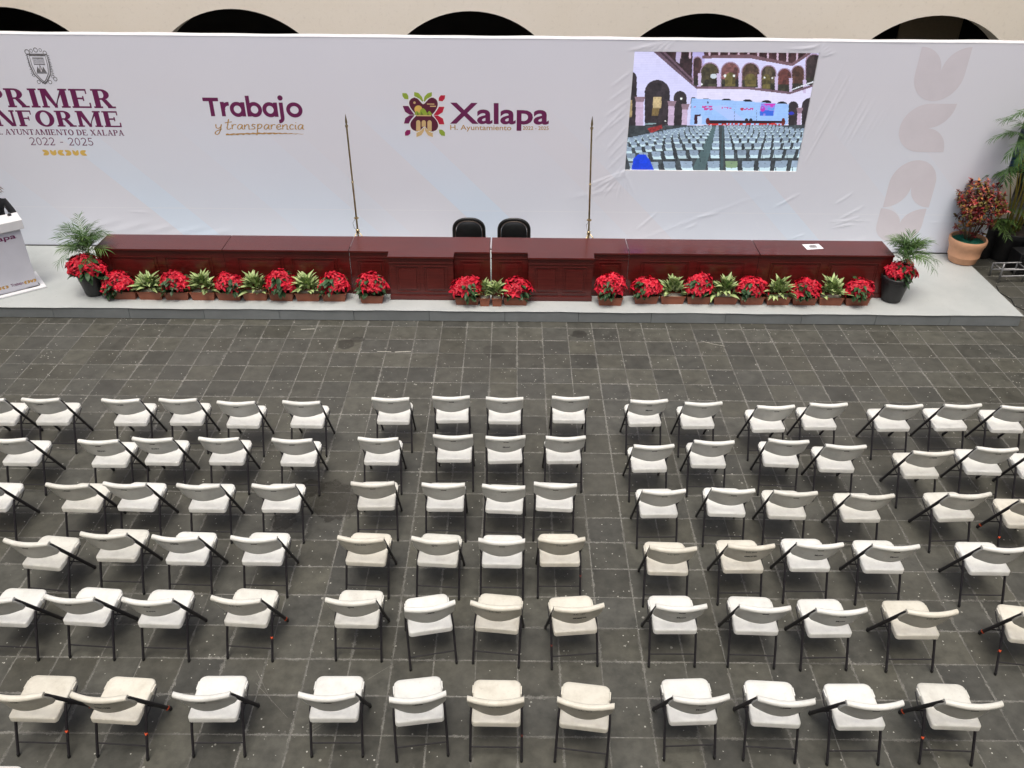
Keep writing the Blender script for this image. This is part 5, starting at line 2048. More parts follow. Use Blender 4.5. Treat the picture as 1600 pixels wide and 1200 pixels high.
for p in ends + [Vector((-.28, -.05, .66)), Vector((.12, -.08, .58)), Vector((-.20, -.1, .60)), Vector((.30, .0, .70)), Vector((.0, -.1, .55))]:
    up = ((p - Vector((0, 0, .72))).normalized() + Vector((0, -.15, .55))).normalized()
    inner = (p - Vector((.02, 0, 1.02))).length < .26
    low = p.z < .85
    m = CR[q.choice([2, 5, 3]) if (inner or low) else (q.choice([0, 1, 4, 0, 1, 2]))]
    o = ob('leaf_rosette', m, r, p)
    o.rotation_mode = 'QUATERNION'
    o.rotation_quaternion = up.to_track_quat('Z', 'Y') @ Matrix.Rotation(q.uniform(0, 6.28), 3, 'Z').to_quaternion()
    s = q.uniform(.62, .92)
    o.scale = (s, s, s)
for k in range(9):
    a_ = k * .7
    bm = bmesh.new()
    b0 = Vector((.05 * math.cos(a_), .05 * math.sin(a_), .39))
    b1 = Vector((.16 * math.cos(a_), .13 * math.sin(a_), .70))
    b2 = Vector((.30 * math.cos(a_), .26 * math.sin(a_), 1.08))
    sweep(bm, [b0, (b0 + b1) / 2 + Vector((.01, .01, 0)), b1, b2], [.012, .011, .009, .004], n=6)
    ob('branch', finish(bm, 'branch', M_stem, True), r)

# tall cane palm in a dark pot beyond the stage, and grassy papyrus beside it
r = empty('cane_palm_in_dark_pot', (9.02, 14.55, 0), label='tall cane palm with yellowish stems in a dark pot beyond the stage', cat='potted plant')
bm = bmesh.new()
lathe(bm, [(.24, 0.0), (.27, .02), (.40, .50), (.43, .51), (.44, .58), (.42, .59), (.39, .52)], 36)
ob('pot', finish(bm, 'pot', M_blackpot, True, 40), r)
bm = bmesh.new()
lathe(bm, [(.39, .53), (.001, .54)], 28, cap0=False)
ob('soil', finish(bm, 'soil', M_soil, True), r)
q = random.Random(77)
frb = [frond_mesh(1.0, 28, 400 + k, .5 + .1 * k, .30, wid=.020) for k in range(3)]
grass = [frond_mesh(.45, 16, 420 + k, .75, .14, [M_palm2, M_palm2], wid=.010) for k in range(2)]
for k in range(9):
    a_ = k * 2.4
    lx_, ly_ = .10 * math.cos(a_), .10 * math.sin(a_)
    tx_, ty_ = .42 * math.cos(a_) - .12, .36 * math.sin(a_) - .05
    h = 1.5 + .13 * (k % 5) + (.55 if k % 3 == 0 else 0)
    bm = bmesh.new()
    sweep(bm, [(lx_, ly_, .5), (lx_ * 1.6, ly_ * 1.6, h * .6), (tx_ * .7, ty_ * .7, h)], [.017, .013, .008], n=7)
    ob('cane', finish(bm, 'cane', M_cane, True), r)
    for j in range(4):
        o = ob('frond', frb[q.randrange(3)], r, (tx_ * .7, ty_ * .7, h - .06 * j))
        o.rotation_euler = rotM(a_ + j * 1.9 + q.uniform(-.5, .5), R(q.uniform(25, 75)), q.uniform(-.4, .4)).to_euler()
        s = q.uniform(.75, 1.05)
        o.scale = (s, s, s)
for px_, py_, pz_, az, el, sc_ in ((-.58, -.60, 2.36, 178, 30, .62), (-.55, -.60, 2.35, 205, 5, .55), (-.56, -.6, 2.40, 165, 55, .6), (-.56, -.6, 2.35, 225, -15, .5), (-.50, -.58, 2.72, 182, 25, .6), (-.50, -.58, 2.7, 205, 45, .6), (-.5, -.58, 2.7, 0, 40, .7), (-.5, -.58, 2.4, 330, 20, .7)):
    o = ob('frond', frb[1], r, (px_, py_, pz_), rotM(R(az), R(el), 0).to_euler())
    o.scale = (sc_, sc_, sc_)
for a0, b0 in (((-.10, -.05, .5), (-.58, -.60, 2.36)), ((.0, -.05, .5), (-.50, -.58, 2.72))):
    bm = bmesh.new()
    m_ = ((a0[0] + b0[0]) / 2 + .08, (a0[1] + b0[1]) / 2, (a0[2] + b0[2]) / 2)
    sweep(bm, [a0, m_, b0], [.014, .011, .007], n=7)
    ob('cane', finish(bm, 'cane', M_cane, True), r)
r = empty('papyrus_in_dark_pot', (8.62, 14.62, 0), label='low grassy papyrus plant in a dark pot just behind the end of the backdrop', cat='potted plant')
bm = bmesh.new()
lathe(bm, [(.16, 0.0), (.18, .02), (.25, .55), (.26, .60), (.24, .60), (.23, .54)], 28)
ob('pot', finish(bm, 'pot', M_blackpot, True, 40), r)
for k in range(34):
    a_ = q.uniform(0, 6.28)
    o = ob('frond', grass[k % 2], r, (.08 * math.cos(a_), .08 * math.sin(a_), .58 + q.uniform(0, .25)))
    o.rotation_euler = rotM(a_, R(q.uniform(10, 85)), 0).to_euler()
    s = q.uniform(.7, 1.25)
    o.scale = (s, s, s)

# display board with a blue picture, standing under the arch at the right
r = empty('display_board', (9.55, 15.2, 0), R(-6), label='dark framed display board with a blue and white picture, at the right edge', cat='display board')
bm = bmesh.new()
bx(bm, -.68, -.01, 1.36, 1.1, .03, 2.75, .01)
for x in (-.6, 1.0):
    bx(bm, x, -.01, 0.003, x + .05, .03, 1.359, .004)
ob('frame', finish(bm, 'frame', M_black), r)
t = NT('blue_picture')
z_ = t.n('ShaderNodeSeparateXYZ')
t.l(t.pos(), z_.inputs[0])
f = t.ramp(t.noise(9, 6, .7, t.pos()), .45, .62)
c = t.mix(f, (.012, .06, .16), (.40, .48, .55))
up_ = t.ramp(z_.outputs[2], 1.62, 1.75)
c = t.mix(up_, t.mix(.8, c, (.010, .07, .20)), t.mix(.55, c, (.10, .12, .14)))
t.l(c, t.b.inputs['Base Color'])
t.b.inputs['Roughness'].default_value = .3
bm = bmesh.new()
bx(bm, -.63, -.016, 1.42, 1.05, -.0115, 2.70)
ob('picture', finish(bm, 'picture', t.m), r)

# steel stage trestle lying on the floor and a louvred black case
r = empty('steel_trestle', (8.85, 13.66, 0), R(4), label='low galvanised steel frame standing on the floor right of the stage', cat='frame')
for z in (.12, .24):
    for y in (-.14, .14):
        bm = bmesh.new()
        sweep(bm, [(-.42, y, z), (.8, y, z)], .014, n=8)
        ob('rail', finish(bm, 'rail', M_steel, True), r)
for x in (-.42, .02, .46, .8):
    bm = bmesh.new()
    sweep(bm, [(x, -.14, .002), (x, -.14, .36 if x < 0 else .25)], .016, n=8)
    sweep(bm, [(x, .14, .002), (x, .14, .25)], .016, n=8)
    sweep(bm, [(x, -.14, .24), (x, .14, .24)], .012, n=8)
    ob('upright', finish(bm, 'upright', M_steel, True), r)
r = empty('equipment_case', (9.35, 13.98, 0), R(3), label='black louvred equipment case behind the steel frame at the right edge', cat='case')
bm = bmesh.new()
bx(bm, -.48, -.16, .004, .5, .16, .40, .012)
ob('case_body', finish(bm, 'case_body', M_black), r)
for k in range(7):
    bm = bmesh.new()
    bx(bm, -.44, -.18, .05 + k * .048, .46, -.161, .075 + k * .048, .003)
    ob('louvre', finish(bm, 'louvre', M_black), r)
bm = bmesh.new()
sweep(bm, [(8.35, 13.35, .006), (8.28, 13.1, .006), (8.36, 12.85, .006), (8.30, 12.62, .006), (8.4, 12.45, .006)], .007, n=6)
tag(ob('cable', finish(bm, 'cable', M_cap, True)), label='thin black cable on the floor beside the right end of the stage', cat='cable')

# ------------------------------------------------------------------ lectern with its speaker
YAW = R(38)
LT = Vector((math.cos(YAW), math.sin(YAW), 0))
LN = Vector((math.sin(YAW), -math.cos(YAW), 0))
c0 = Vector((-7.74, 12.60, SH)) - LT * .36
r = empty('lectern', c0, YAW, label='white lectern with purple and gold print at the far left of the stage', cat='lectern')
M_lect = simple('pale_lilac_lectern_wrap', (.62, .62, .68), .5, .05, 2)
bm = bmesh.new()
bx(bm, -.42, -.10, .003, .46, .62, .028, .004)
ob('base_plate', finish(bm, 'base_plate', M_white), r)
bm = bmesh.new()
bx(bm, -.36, .0, .030, .36, .30, 1.02, .006)
ob('body', finish(bm, 'body', M_lect), r)
bm = bmesh.new()
vs = bx(bm, -.42, -.035, 1.021, .42, .27, 1.17, .006)
for v in vs:
    if v.is_valid and v.co.z > 1.1:
        v.co.z += .03 * (v.co.y) / .3
ob('top', finish(bm, 'top', M_white), r)
bm = bmesh.new()
for s in (-1, 1):
    sweep(bm, [(s * .20, -.001 - .004, .31 * 0 + .034), (s * .36, -.005, .034)], .004, n=5)
sweep(bm, [(-.36, -.012, .034), (.33, -.012, .034), (.385, .0, .034), (.385, .10, .034)], .005, n=5)
ob('cord', finish(bm, 'cord', M_cap, True), r)
ML_ = Matrix(((1, 0, 0, 0), (0, 0, -1, 0), (0, 1, 0, 0), (0, 0, 0, 1)))


def lect_print(name, fn, **kw):
    pr = Print(ML_, .0012)
    fn(pr)
    o = ob(name, pymesh(name, pr.v, pr.f, pr.mats, False, pr.mi), r)
    tag(o, **kw)


lect_print('lettering', lambda p: p.add(textmesh('Xalapa', -.27, .27, .86, .965, .02), M_purple), label='purple word Xalapa on the lectern')
lect_print('lettering', lambda p: p.add(textmesh('Trabajo', -.02, .165, .105, .165, .015), M_purple), label='small purple word Trabajo on the lectern')


def mot(p):
    for cx, rot in ((-.13, 270), (-.075, 90), (.195, 270), (.245, 90), (.29, 0), (.335, 90), (-.18, 0)):
        c_, s_ = math.cos(R(rot)), math.sin(R(rot))
        p.add(TULP, M_gold, lambda x, y: (cx + (x * c_ - y * s_) * .021, .135 + (x * s_ + y * c_) * .026))


lect_print('gold_motif_row', mot)
# microphone on the lectern
mp = c0 + LT * .30 + Vector((-LN.x * .20, -LN.y * .20, 0))
mr = empty('microphone', (mp.x, mp.y, SH + 1.20), YAW, label='small black microphone standing on the lectern', cat='microphone')
bm = bmesh.new()
lathe(bm, [(.03, 0), (.03, .012), (.008, .02), (.006, .03)], 12)
ob('stand', finish(bm, 'stand', M_black, True, 40), mr)
bm = bmesh.new()
sweep(bm, [(0, 0, .02), (-.01, .0, .10), (-.03, .02, .15)], [.005, .006, .012])
ob('gooseneck', finish(bm, 'gooseneck', M_black, True), mr)

# speaker: one skinned figure, mostly beyond the left edge of the picture
PX, PY = -8.30, 13.0
pr_ = empty('person', (PX, PY, SH), YAW, label='person in a dark suit with brown hair standing behind the lectern', cat='person')


def skin(name, verts, edges, radii, levels=2):
    me = bpy.data.meshes.new(name)
    me.from_pydata(verts, edges, [])
    o = bpy.data.objects.new(name, me)
    col.objects.link(o)
    sk = o.modifiers.new('skin', 'SKIN')
    sk.use_smooth_shade = True
    if not me.skin_vertices:
        pass
    for i, r_ in enumerate(radii):
        me.skin_vertices[0].data[i].radius = (r_, r_) if isinstance(r_, (int, float)) else r_
    me.skin_vertices[0].data[0].use_root = True
    ss = o.modifiers.new('sub', 'SUBSURF')
    ss.levels = levels
    ss.render_levels = levels
    dg = bpy.context.evaluated_depsgraph_get()
    out = bpy.data.meshes.new_from_object(o.evaluated_get(dg))
    bpy.data.objects.remove(o)
    for p in out.polygons:
        p.use_smooth = True
    return out


pr_.scale = (.92, .92, .90)
# local frame: +x speaker's left-right (towards the right of the picture), -y towards the lectern and the chairs
B = [(0, 0, .98), (0, 0, 1.14), (0, -.02, 1.30), (0, -.05, 1.44), (.03, -.07, 1.53), (.05, -.10, 1.60), (.07, -.115, 1.68), (.075, -.11, 1.76),
     (-.18, -.05, 1.43), (-.27, -.12, 1.20), (-.22, -.34, 1.12), (-.20, -.42, 1.12),
     (.18, -.05, 1.43), (.27, -.12, 1.20), (.23, -.34, 1.13), (.21, -.42, 1.13),
     (-.10, 0, .92), (-.11, -.01, .50), (-.11, .02, .09), (-.11, -.10, .05), (-.11, -.17, .04),
     (.10, 0, .92), (.11, -.03, .50), (.11, .0, .09), (.11, -.12, .05), (.11, -.19, .04)]
Ed = [(0, 1), (1, 2), (2, 3), (3, 4), (4, 5), (5, 6), (6, 7), (3, 8), (8, 9), (9, 10), (10, 11), (3, 12), (12, 13), (13, 14), (14, 15),
      (0, 16), (16, 17), (17, 18), (18, 19), (19, 20), (0, 21), (21, 22), (22, 23), (23, 24), (24, 25)]
Rd = [(.16, .11), (.15, .11), (.16, .115), (.15, .11), .058, .075, .092, .07, .075, .055, .042, .033, .075, .055, .042, .033, .10, .065, .045, .04, .035, .10, .065, .045, .04, .035]
me = skin('body', B, Ed, Rd)
for m in (M_suit, M_skin, M_black):
    me.materials.append(m)
for p in me.polygons:
    c = p.center
    p.material_index = 1 if (c.z > 1.535 or c.y < -.375) else (2 if c.z < .085 else 0)
ob('body', me, pr_)
for s in (-1, 1):
    V = []
    E_2 = []
    Rr = []
    hx, hy, hz = .205 * s, -.43, 1.135
    V.append((hx, hy, hz)); Rr.append((.030, .016))
    V.append((hx, hy - .05, hz - .003)); Rr.append((.036, .015))
    E_2.append((0, 1))
    for k, (dx, l_) in enumerate(((-.027, .070), (-.009, .080), (.009, .075), (.027, .058))):
        a = len(V)
        V += [(hx + dx, hy - .06, hz), (hx + dx * 1.15, hy - .06 - l_ * .5, hz + .004), (hx + dx * 1.2, hy - .06 - l_, hz - .016)]
        Rr += [.0095, .009, .0075]
        E_2 += [(1, a), (a, a + 1), (a + 1, a + 2)]
    a = len(V)
    V += [(hx - .035 * s, hy - .015, hz - .004), (hx - .055 * s, hy - .045, hz - .01)]
    Rr += [.011, .009]
    E_2 += [(0, a), (a, a + 1)]
    h = ob('hand', skin('hand', V, E_2, Rr, 2), pr_)
    h.data.materials.append(M_skin)
bm = bmesh.new()
bmesh.ops.create_uvsphere(bm, u_segments=20, v_segments=14, radius=1)
for v in bm.verts:
    n_ = v.co.copy()
    k_ = 1 + .05 * math.sin(n_.x * 14 + n_.z * 9) + .04 * math.sin(n_.y * 17)
    v.co = Vector((.07 + n_.x * .108 * k_, -.085 + n_.y * .115 * k_, 1.725 + n_.z * .125 * k_))
bmesh.ops.delete(bm, geom=[v for v in bm.verts if v.co.y < -.15 and v.co.z < 1.765], context='VERTS')
ob('hair', finish(bm, 'hair', M_hair, True), pr_)
V, F, MI = [], [], []
q = random.Random(4)
for k in range(140):
    a_ = q.uniform(-.6, 3.7)
    el = q.uniform(-70, 60)
    c_ = Vector((.07 + .105 * math.cos(a_) * math.cos(R(el)), -.085 + .11 * math.sin(a_) * math.cos(R(el)), 1.71 + .12 * math.sin(R(el))))
    add_leaf(V, F, MI, rotM(a_ + q.uniform(-.6, .6), R(q.uniform(-60, 10)), q.uniform(-.5, .5), c_), q.uniform(.04, .08), .012, .5, 0, .2, 3)
ob('hair_locks', pymesh('hair_locks', V, F, M_hair, False, MI), pr_)
for s in (-1, 1):
    bm = bmesh.new()
    bmesh.ops.create_uvsphere(bm, u_segments=10, v_segments=8, radius=.011)
    for v in bm.verts:
        v.co += Vector((.07 + s * .032, -.187, 1.685))
    ob('eye', finish(bm, 'eye', M_white, True), pr_)
bm = bmesh.new()
sweep(bm, [(.07, -.195, 1.69), (.07, -.222, 1.655), (.07, -.20, 1.645)], [.008, .013, .010], n=8)
ob('nose', finish(bm, 'nose', M_skin, True), pr_)
bm = bmesh.new()
bx(bm, .048, -.205, 1.615, .092, -.185, 1.625, .004)
ob('mouth', finish(bm, 'mouth', M_red2), pr_)

# ------------------------------------------------------------------ small scraps on the floor
def scrap(pts, w, label, cat='tape scrap', m=None):
    V, F = [], []
    for k in range(len(pts) - 1):
        a, b = Vector(pts[k]), Vector(pts[k + 1])
        d = (b - a).normalized()
        n_ = Vector((-d.y, d.x)) * w / 2
        i = len(V)
        V += [(a.x + n_.x, a.y + n_.y, .0035), (a.x - n_.x, a.y - n_.y, .0035), (b.x - n_.x, b.y - n_.y, .0042), (b.x + n_.x, b.y + n_.y, .0040)]
        F.append((i, i + 1, i + 2, i + 3))
    tag(ob('tape_scrap', pymesh('tape_scrap', V, F, m or M_oldtape)), label=label, cat=cat)


M_oldtape = simple('old_masking_tape', (.36, .35, .30), .8, .4, 60)
scrap([(-3.27, 11.615), (-3.06, 11.635)], .022, 'pale strip of old tape on the floor below the left poinsettia run')
scrap([(-2.0, 10.968), (-1.79, 10.962)], .018, 'pale old tape strip on a floor joint, left of a pair')
scrap([(-1.735, 10.955), (-1.50, 10.975)], .024, 'pale old tape strip on a floor joint, right of a pair')
scrap([(2.90, 11.37), (3.05, 11.28), (3.23, 11.215)], .012, 'bent pale strip of tape on the floor in front of the right tables')
scrap([(.40 + .0, 6.975), (.62, 6.965)], .008, 'thin white stick on the floor in the aisle right of the middle block')
# fine chalky scratches
V, F = [], []
for (x0, y0, x1, y1) in ((-2.30, 5.06, -1.93, 4.70), (-2.33, 5.20, -2.1, 4.85), (-1.29, 5.11, -1.05, 5.31), (-1.74, 4.59, -1.62, 4.69), (-1.73, 4.56, -1.60, 4.66), (-1.72, 4.53, -1.6, 4.63), (-1.75, 4.63, -1.66, 4.70), (3.25, 11.2, 3.4, 11.33)):
    d = Vector((x1 - x0, y1 - y0)).normalized()
    n_ = Vector((-d.y, d.x)) * .0022
    i = len(V)
    V += [(x0 + n_.x, y0 + n_.y, .0032), (x0 - n_.x, y0 - n_.y, .0032), (x1 - n_.x * .3, y1 - n_.y * .3, .0032), (x1 + n_.x * .3, y1 + n_.y * .3, .0032)]
    F.append((i, i + 1, i + 2, i + 3))
sc = ob('scratches', pymesh('scratches', V, F, simple('chalky_scratch', (.20, .19, .17), .9, .5, 90)), floor)
tag(sc, kind='stuff')

# ------------------------------------------------------------------ folding chairs
def panel_bm():
    bm = bmesh.new()
    n = 20
    rings = []
    for i in range(n + 1):
        u_ = -1 + 2 * i / n
        u_ = math.copysign(abs(u_) ** .85, u_)
        x = u_ * .2245
        h = .222 + .028 * (1 - abs(u_) ** 2.2)
        if abs(u_) > .93:
            h -= .02 * (abs(u_) - .93) / .07
        ztop = .832 - .014 * abs(u_) ** 7
        prof = [(1.0, -.006), (.75, -.009), (.4, -.010), (.22, -.012), (.165, -.020), (.09, -.026), (.02, -.021), (-.015, -.008), (-.015, .008), (.03, .019), (.10, .020), (.17, .012), (.6, .009), (1.0, .007)]
        ring = []
        for s, nn in prof:
            z = ztop - s * h
            tube_y = (.83 - z) * (.26 + .20 * u_ * u_)
            b_ = (.042 - .004 * max(0, s)) * (1 - u_ * u_)
            ring.append(bm.verts.new((x, tube_y - b_ + nn + (.004 if nn > 0 else 0), z + nn * .25)))
        rings.append(ring)
    m = len(rings[0])
    for a, b in zip(rings, rings[1:]):
        for k in range(m):
            bm.faces.new((a[k], a[(k + 1) % m], b[(k + 1) % m], b[k]))
    bm.faces.new(rings[0])
    bm.faces.new(rings[-1][::-1])
    return bm


def seat_bm():
    bm = bmesh.new()
    out = []
    y0, y1, hw = .055, .470, .200

    def corner(cx, cy, r_, a0):
        return [(cx + r_ * math.cos(R(a0 + 90 * k / 6)), cy + r_ * math.sin(R(a0 + 90 * k / 6))) for k in range(7)]
    out += corner(hw - .055, y1 - .055, .055, 0) + corner(-hw + .055, y1 - .055, .055, 90)
    out += corner(-hw + .03, y0 + .03, .03, 180) + corner(hw - .03, y0 + .03, .03, 270)
    cx, cy = 0, (y0 + y1) / 2

    def ring(ins, dz, crown=0.0):
        vs = []
        for x, y in out:
            d = Vector((x - cx, y - cy))
            k = 1 - ins / max(abs(d.x) / 1.0, abs(d.y), 1e-3) if ins else 1
            X, Y = cx + d.x * k, cy + d.y * k
            zz = .438 + .022 * (Y - y0) / (y1 - y0) - .010 * math.sin(math.pi * (Y - y0) / (y1 - y0)) * crown
            zz -= .014 * max(0, 1 - (Y - y0) / .06) * crown
            zz += .010 * (abs(X) / hw) ** 2 * crown
            if y1 - Y < .05:
                zz -= .010 * (1 - (y1 - Y) / .05) * 1.0
            vs.append(bm.verts.new((X, Y, zz + dz)))
        return vs
    rs_ = [ring(.008, -.052), ring(.0, -.048), ring(0, -.007), ring(.003, -.001), ring(.012, .004), ring(.045, .002, 1), ring(.10, .001, 1), ring(.15, .0, 1)]
    n = len(out)
    for a, b in zip(rs_, rs_[1:]):
        for k in range(n):
            bm.faces.new((a[k], a[(k + 1) % n], b[(k + 1) % n], b[k]))
    bm.faces.new(rs_[0][::-1])
    c = bm.verts.new((cx, cy, .446))
    for k in range(n):
        bm.faces.new((rs_[-1][k], rs_[-1][(k + 1) % n], c))
    for s in (-1, 1):
        bx(bm, s * .2035 - .006, .335, .408, s * .2035 + .006, .415, .448, .004)
    return bm


me_panel = finish(panel_bm(), 'backrest', M_pl['white'], True, 55)
me_seat = finish(seat_bm(), 'seat', M_pl['white'], True, 38)
TU = Vector((1, 0, 0))


def tube_mesh(name, pts, rx, ry=None, m=M_tube, cap=True):
    bm = bmesh.new()
    sweep(bm, pts, rx, ry, 10, TU)
    return finish(bm, name, m, True, 50)


me_front = {s: tube_mesh('front_leg', [(s * .214, .014, .800), (s * .2155, .026, .785), (s * .214, .30, .332), (s * .212, .488, .020)], .0105, .0175) for s in (-1, 1)}
me_rear = {s: tube_mesh('rear_leg', [(s * .214, .008, .020), (s * .2135, .10, .235), (s * .211, .180, .40), (s * .206, .215, .432)], .0110, .0145) for s in (-1, 1)}
me_brace = {s: tube_mesh('brace', [(s * .2115, .405, .412), (s * .2115, .33, .372), (s * .212, .160, .345)], .0048, .0070) for s in (-1, 1)}
me_rbar = tube_mesh('crossbar', [(-.212, .053, .120), (.212, .053, .120)], .0065)
me_fbar = tube_mesh('crossbar', [(-.212, .385, .190), (.212, .385, .190)], .0065)
bm = bmesh.new()
sweep(bm, [(0, 0, .032), (0, 0, .0)], [.0112, .0122], [.0155, .0150], 10, TU)
me_cap = finish(bm, 'foot_cap', M_cap, True, 50)
bm = bmesh.new()
bx(bm, -.029, -.002, -.0045, .029, .002, .0045, .0015)
me_slot = finish(bm, 'slot', M_slot)
bm = bmesh.new()
sweep(bm, [(0, -.010, .035), (0, .010, -.0)], .0105, .0165, 10, TU)
me_tape = finish(bm, 'tape', M_tape, True)


def back_y(x, z):
    """rear surface of the backrest"""
    u_ = x / .2245
    h = .222 + .028 * (1 - abs(u_) ** 2.2)
    s = (.832 - z) / h
    return (.83 - z) * (.26 + .20 * u_ * u_) - (.042 - .004 * max(0, s)) * (1 - u_ * u_) - .0105


def mark_mesh(s, w, h, zc, xc, m, bold=.0):
    polys = textmesh(s, xc - w / 2, xc + w / 2, zc - h / 2, zc + h / 2, bold)
    V, F = [], []
    for p in polys:
        b = len(V)
        for x, z in p:
            V.append((x, back_y(x, z) - .0022, z))
        F.append(tuple(range(b, b + len(p))))
    return pymesh('ink_marking', V, F, m)


MK = {}


def mark(s, kind):
    if (s, kind) not in MK:
        if kind == 'low':
            MK[(s, kind)] = mark_mesh(s, .082, .024, .682, .010, M_ink, .03)
        elif kind == 'num':
            MK[(s, kind)] = mark_mesh(s, .105, .022, .760, .000, M_ink if '0' in s else M_fadeink, .0)
        elif kind == 'big':
            MK[(s, kind)] = mark_mesh(s, .125, .024, .688, .01, M_ink, .04)
        else:
            MK[(s, kind)] = mark_mesh(s, .085, .012, .755, -.004, M_fadeink, .01)
    return MK[(s, kind)]


SPEC = {  # (row, block, index) -> colour, marks, tape, phrase
    (1, 0, 1): ('white', [('SC 012', 'small')], 0, None), (1, 0, 2): ('white', [('SC 031', 'small')], 0, None),
    (1, 2, 0): ('white', [('Moon', 'low')], 0, 'black handwriting'),
    (1, 2, 6): ('white', [('SC 044', 'small')], 0, None),
    (2, 0, 1): ('white', [('Moon', 'low')], 0, 'a scrawl'), (2, 0, 2): ('white', [('JUAN', 'low')], 0, 'black JUAN'),
    (2, 1, 2): ('white', [('Moon', 'low')], 0, 'black scrawl'), (2, 2, 4): ('off', [('SC 018', 'small')], 0, None),
    (3, 0, 1): ('off', [('SC 025', 'small')], 0, None), (3, 1, 0): ('off', [], 0, None), (3, 2, 1): ('white', [('SC 014', 'small')], 0, None),
    (3, 2, 3): ('off', [], 0, None), (3, 2, 2): ('off', [], 0, None), (3, 2, 4): ('off', [('SC 09', 'small')], 0, None),
    (3, 2, 5): ('cream', [], 1, 'orange leg tape'),
    (4, 0, 1): ('off', [('SC 016', 'small')], 0, None), (4, 0, 0): ('off', [], 0, None), (4, 0, 2): ('white', [('---', 'small')], 0, None),
    (4, 1, 0): ('cream', [('S.C. 070', 'num')], 0, 'ink S.C. 070'), (4, 1, 1): ('off', [('6', 'dot')], 0, None),
    (4, 1, 3): ('cream', [('S.C. 069', 'num')], 2, 'ink S.C. 069'),
    (4, 2, 0): ('cream', [('S.C. 017', 'num')], 0, 'ink S.C. 017'),
    (4, 2, 1): ('cream', [('S.C. 070', 'num'), ('OSCITEL', 'big')], 0, 'black capitals'),
    (4, 2, 2): ('white', [('Moon', 'low')], 0, 'black handwriting'), (4, 2, 3): ('white', [('Moon', 'low')], 0, 'black handwriting'),
    (5, 0, 2): ('white', [('JUAN', 'low')], 0, 'black JUAN'), (5, 0, 3): ('off', [('S.C. 021', 'num')], 1, 'orange leg tape'),
    (5, 1, 0): ('off', [('~', 'dot')], 0, None), (5, 1, 1): ('white', [('SC', 'small')], 0, 'turned anticlockwise out of line'),
    (5, 1, 2): ('cream', [('S.C. 057', 'num')], 0, 'ink S.C. 057'),
    (5, 1, 3): ('cream', [('S.C. 107', 'num'), ('#DMSTR', 'big')], 2, 'a black scrawl'),
    (5, 2, 0): ('white', [('Moon', 'low')], 0, 'black handwriting'), (5, 2, 2): ('white', [('Moon', 'low')], 0, 'black handwriting'),
    (5, 2, 3): ('cream', [('S.C. 067', 'num')], 0, 'ink S.C. 067'), (5, 2, 4): ('cream', [], 1, 'orange leg tape'),
    (6, 0, 0): ('cream', [('SC 061', 'small')], 1, 'orange leg tape'), (6, 0, 1): ('cream', [('DISC-TEE', 'big')], 1, 'capitals, orange tape'),
    (6, 0, 2): ('white', [('SIN NUM', 'small')], 0, None), (6, 1, 0): ('white', [('SIN NUM', 'small')], 0, 'tiny print'),
    (6, 1, 1): ('white', [('SIN NUM', 'small')], 0, 'turned slightly to the left'), (6, 1, 2): ('cream', [('S.C. 057', 'num')], 2, 'a faded number'),
    (6, 1, 3): ('cream', [('S.C. 019', 'num')], 0, 'ink S.C. 019'),
    (6, 2, 0): ('white', [('Moon', 'low')], 0, 'black handwriting'), (6, 2, 1): ('white', [('SIN NUM', 'small')], 0, None),
    (6, 2, 3): ('off', [], 1, 'orange leg tape'),
}
COLW = {'white': 'white', 'off': 'greyish white', 'cream': 'yellowed'}
ROWN = {1: 'front row', 2: 'second row', 3: 'third row', 4: 'fourth row', 5: 'fifth row', 6: 'sixth row', 7: 'nearest row'}
BLKN = {0: 'left block', 1: 'middle block', 2: 'right block'}
ORD = ['leftmost', 'second', 'third', 'fourth', 'fifth', 'sixth', 'seventh']


def make_chair(colour):
    root = empty('folding_chair', (0, 0, 0))
    objs = [('backrest', me_panel), ('seat', me_seat)]
    for nm, me_ in objs:
        o = ob(nm, me_, root)
        o.material_slots[0].link = 'OBJECT'
        o.material_slots[0].material = M_pl[colour]
    for s in (-1, 1):
        f = ob('front_leg', me_front[s], root)
        ob('foot_cap', me_cap, f, (s * .212, .494, .0), (0, 0, 0))
        b = ob('rear_leg', me_rear[s], root)
        ob('foot_cap', me_cap, b, (s * .214, .006, .0))
        ob('brace', me_brace[s], root)
    ob('crossbar', me_rbar, root)
    ob('crossbar', me_fbar, root)
    return root


protos = {}


def copy_tree(o, parent=None):
    c = o.copy()
    col.objects.link(c)
    if parent is not None:
        c.parent = parent
    for ch in list(o.children):
        copy_tree(ch, c)
    return c


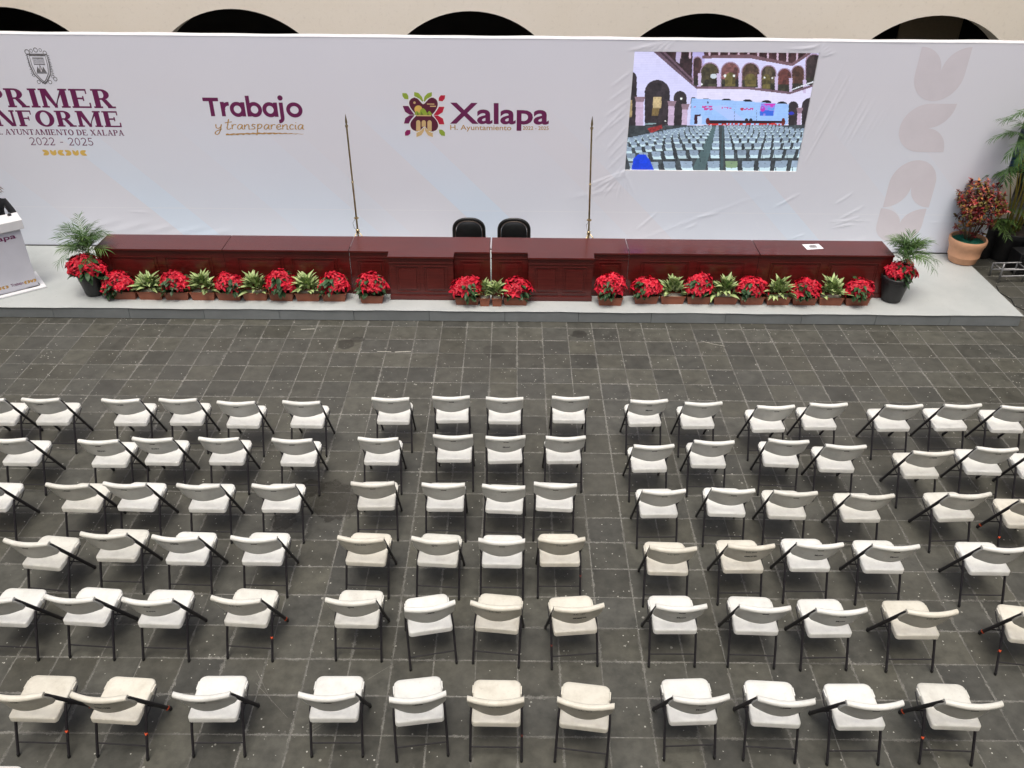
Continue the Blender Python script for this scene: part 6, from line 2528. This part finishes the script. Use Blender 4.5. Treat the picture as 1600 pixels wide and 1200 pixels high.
CNT = {}
for rr_, b_, k_, *_ in CHAIRS:
    CNT[(rr_, b_)] = max(CNT.get((rr_, b_), 0), k_ + 1)
crng = random.Random(15)
for rr_, b_, k_, cx, cy, yaw in CHAIRS:
    colour, marks, tape, phrase = SPEC.get((rr_, b_, k_), ('white', [], 0, None))
    if colour not in protos:
        protos[colour] = make_chair(colour)
        c = protos[colour]
    else:
        c = copy_tree(protos[colour])
        # a prototype may already carry tape, slot or ink: drop inherited ones
        for ch in list(c.children_recursive):
            if ch.name.split('.')[0] in ('slot', 'ink_marking', 'tape'):
                bpy.data.objects.remove(ch)
    c.location = (cx, cy, .0015)
    c.rotation_euler = (0, 0, R(yaw))
    back = [ch for ch in c.children if ch.name.startswith('backrest')][0]
    if not any(m[1] == 'num' for m in marks):
        s = ob('slot', me_slot, back, (0.004, back_y(0, .766) - .0012, .766), (R(-22), 0, 0))
    for txt, kind in marks:
        if kind == 'dot':
            o = ob('ink_marking', mark_mesh('o', .016, .014, .752, -.01, M_fadeink, .02), back)
        else:
            o = ob('ink_marking', mark(txt, kind), back)
    if tape:
        rl = [ch for ch in c.children if ch.name.startswith('rear_leg')]
        fl = [ch for ch in c.children if ch.name.startswith('front_leg')]
        side = -1 if b_ == 2 else 1
        if tape == 2:
            side = -1 if (rr_, b_, k_) == (5, 1, 3) else 1
        for lst, (ty, tz), rot in ((rl, (.088, .205), -24), (fl, (.462, .06), 29)):
            if tape == 2 and lst is fl:
                continue
            for L in lst:
                if (L.data.vertices[0].co.x > 0) == (side > 0):
                    tp = ob('tape', me_tape, L, (side * .2135, ty, tz), (R(rot), 0, 0))
                    if tape == 2:
                        tp.material_slots[0].link = 'OBJECT'
                        tp.material_slots[0].material = M_redtube
    n = CNT[(rr_, b_)]
    if k_ == n - 1 and k_ > 0:
        where = 'rightmost in %s' % BLKN[b_]
    elif k_ == 0:
        where = 'leftmost in %s' % BLKN[b_]
    else:
        where = '%s from left in %s' % (ORD[k_], BLKN[b_])
    ph_ = '' if not phrase else (' ' + phrase if phrase.startswith('turned') else ' with ' + phrase)
    lab_ = '%s folding chair%s, %s, %s' % (COLW[colour], ph_, where, ROWN[rr_])
    if len(lab_.replace('.', ' ').replace('-', ' ').split()) > 14:
        lab_ = '%s chair%s, %s, %s' % (COLW[colour].split()[-1], ph_, where, ROWN[rr_])
    tag(c, label=lab_, cat='chair', group='plastic folding chairs set out in rows')
c = copy_tree(protos['white'])
for ch in list(c.children_recursive):
    if ch.name.split('.')[0] in ('slot', 'ink_marking', 'tape'):
        bpy.data.objects.remove(ch)
c.location = (-3.93, 3.465, .0015)
c.rotation_euler = (0, 0, 0)
ob('slot', me_slot, [ch for ch in c.children if ch.name.startswith('backrest')][0], (0.004, back_y(0, .766) - .0012, .766), (R(-22), 0, 0))
tag(c, label='white folding chair of which only the seat front shows at the bottom left corner', cat='chair', group='plastic folding chairs set out in rows')
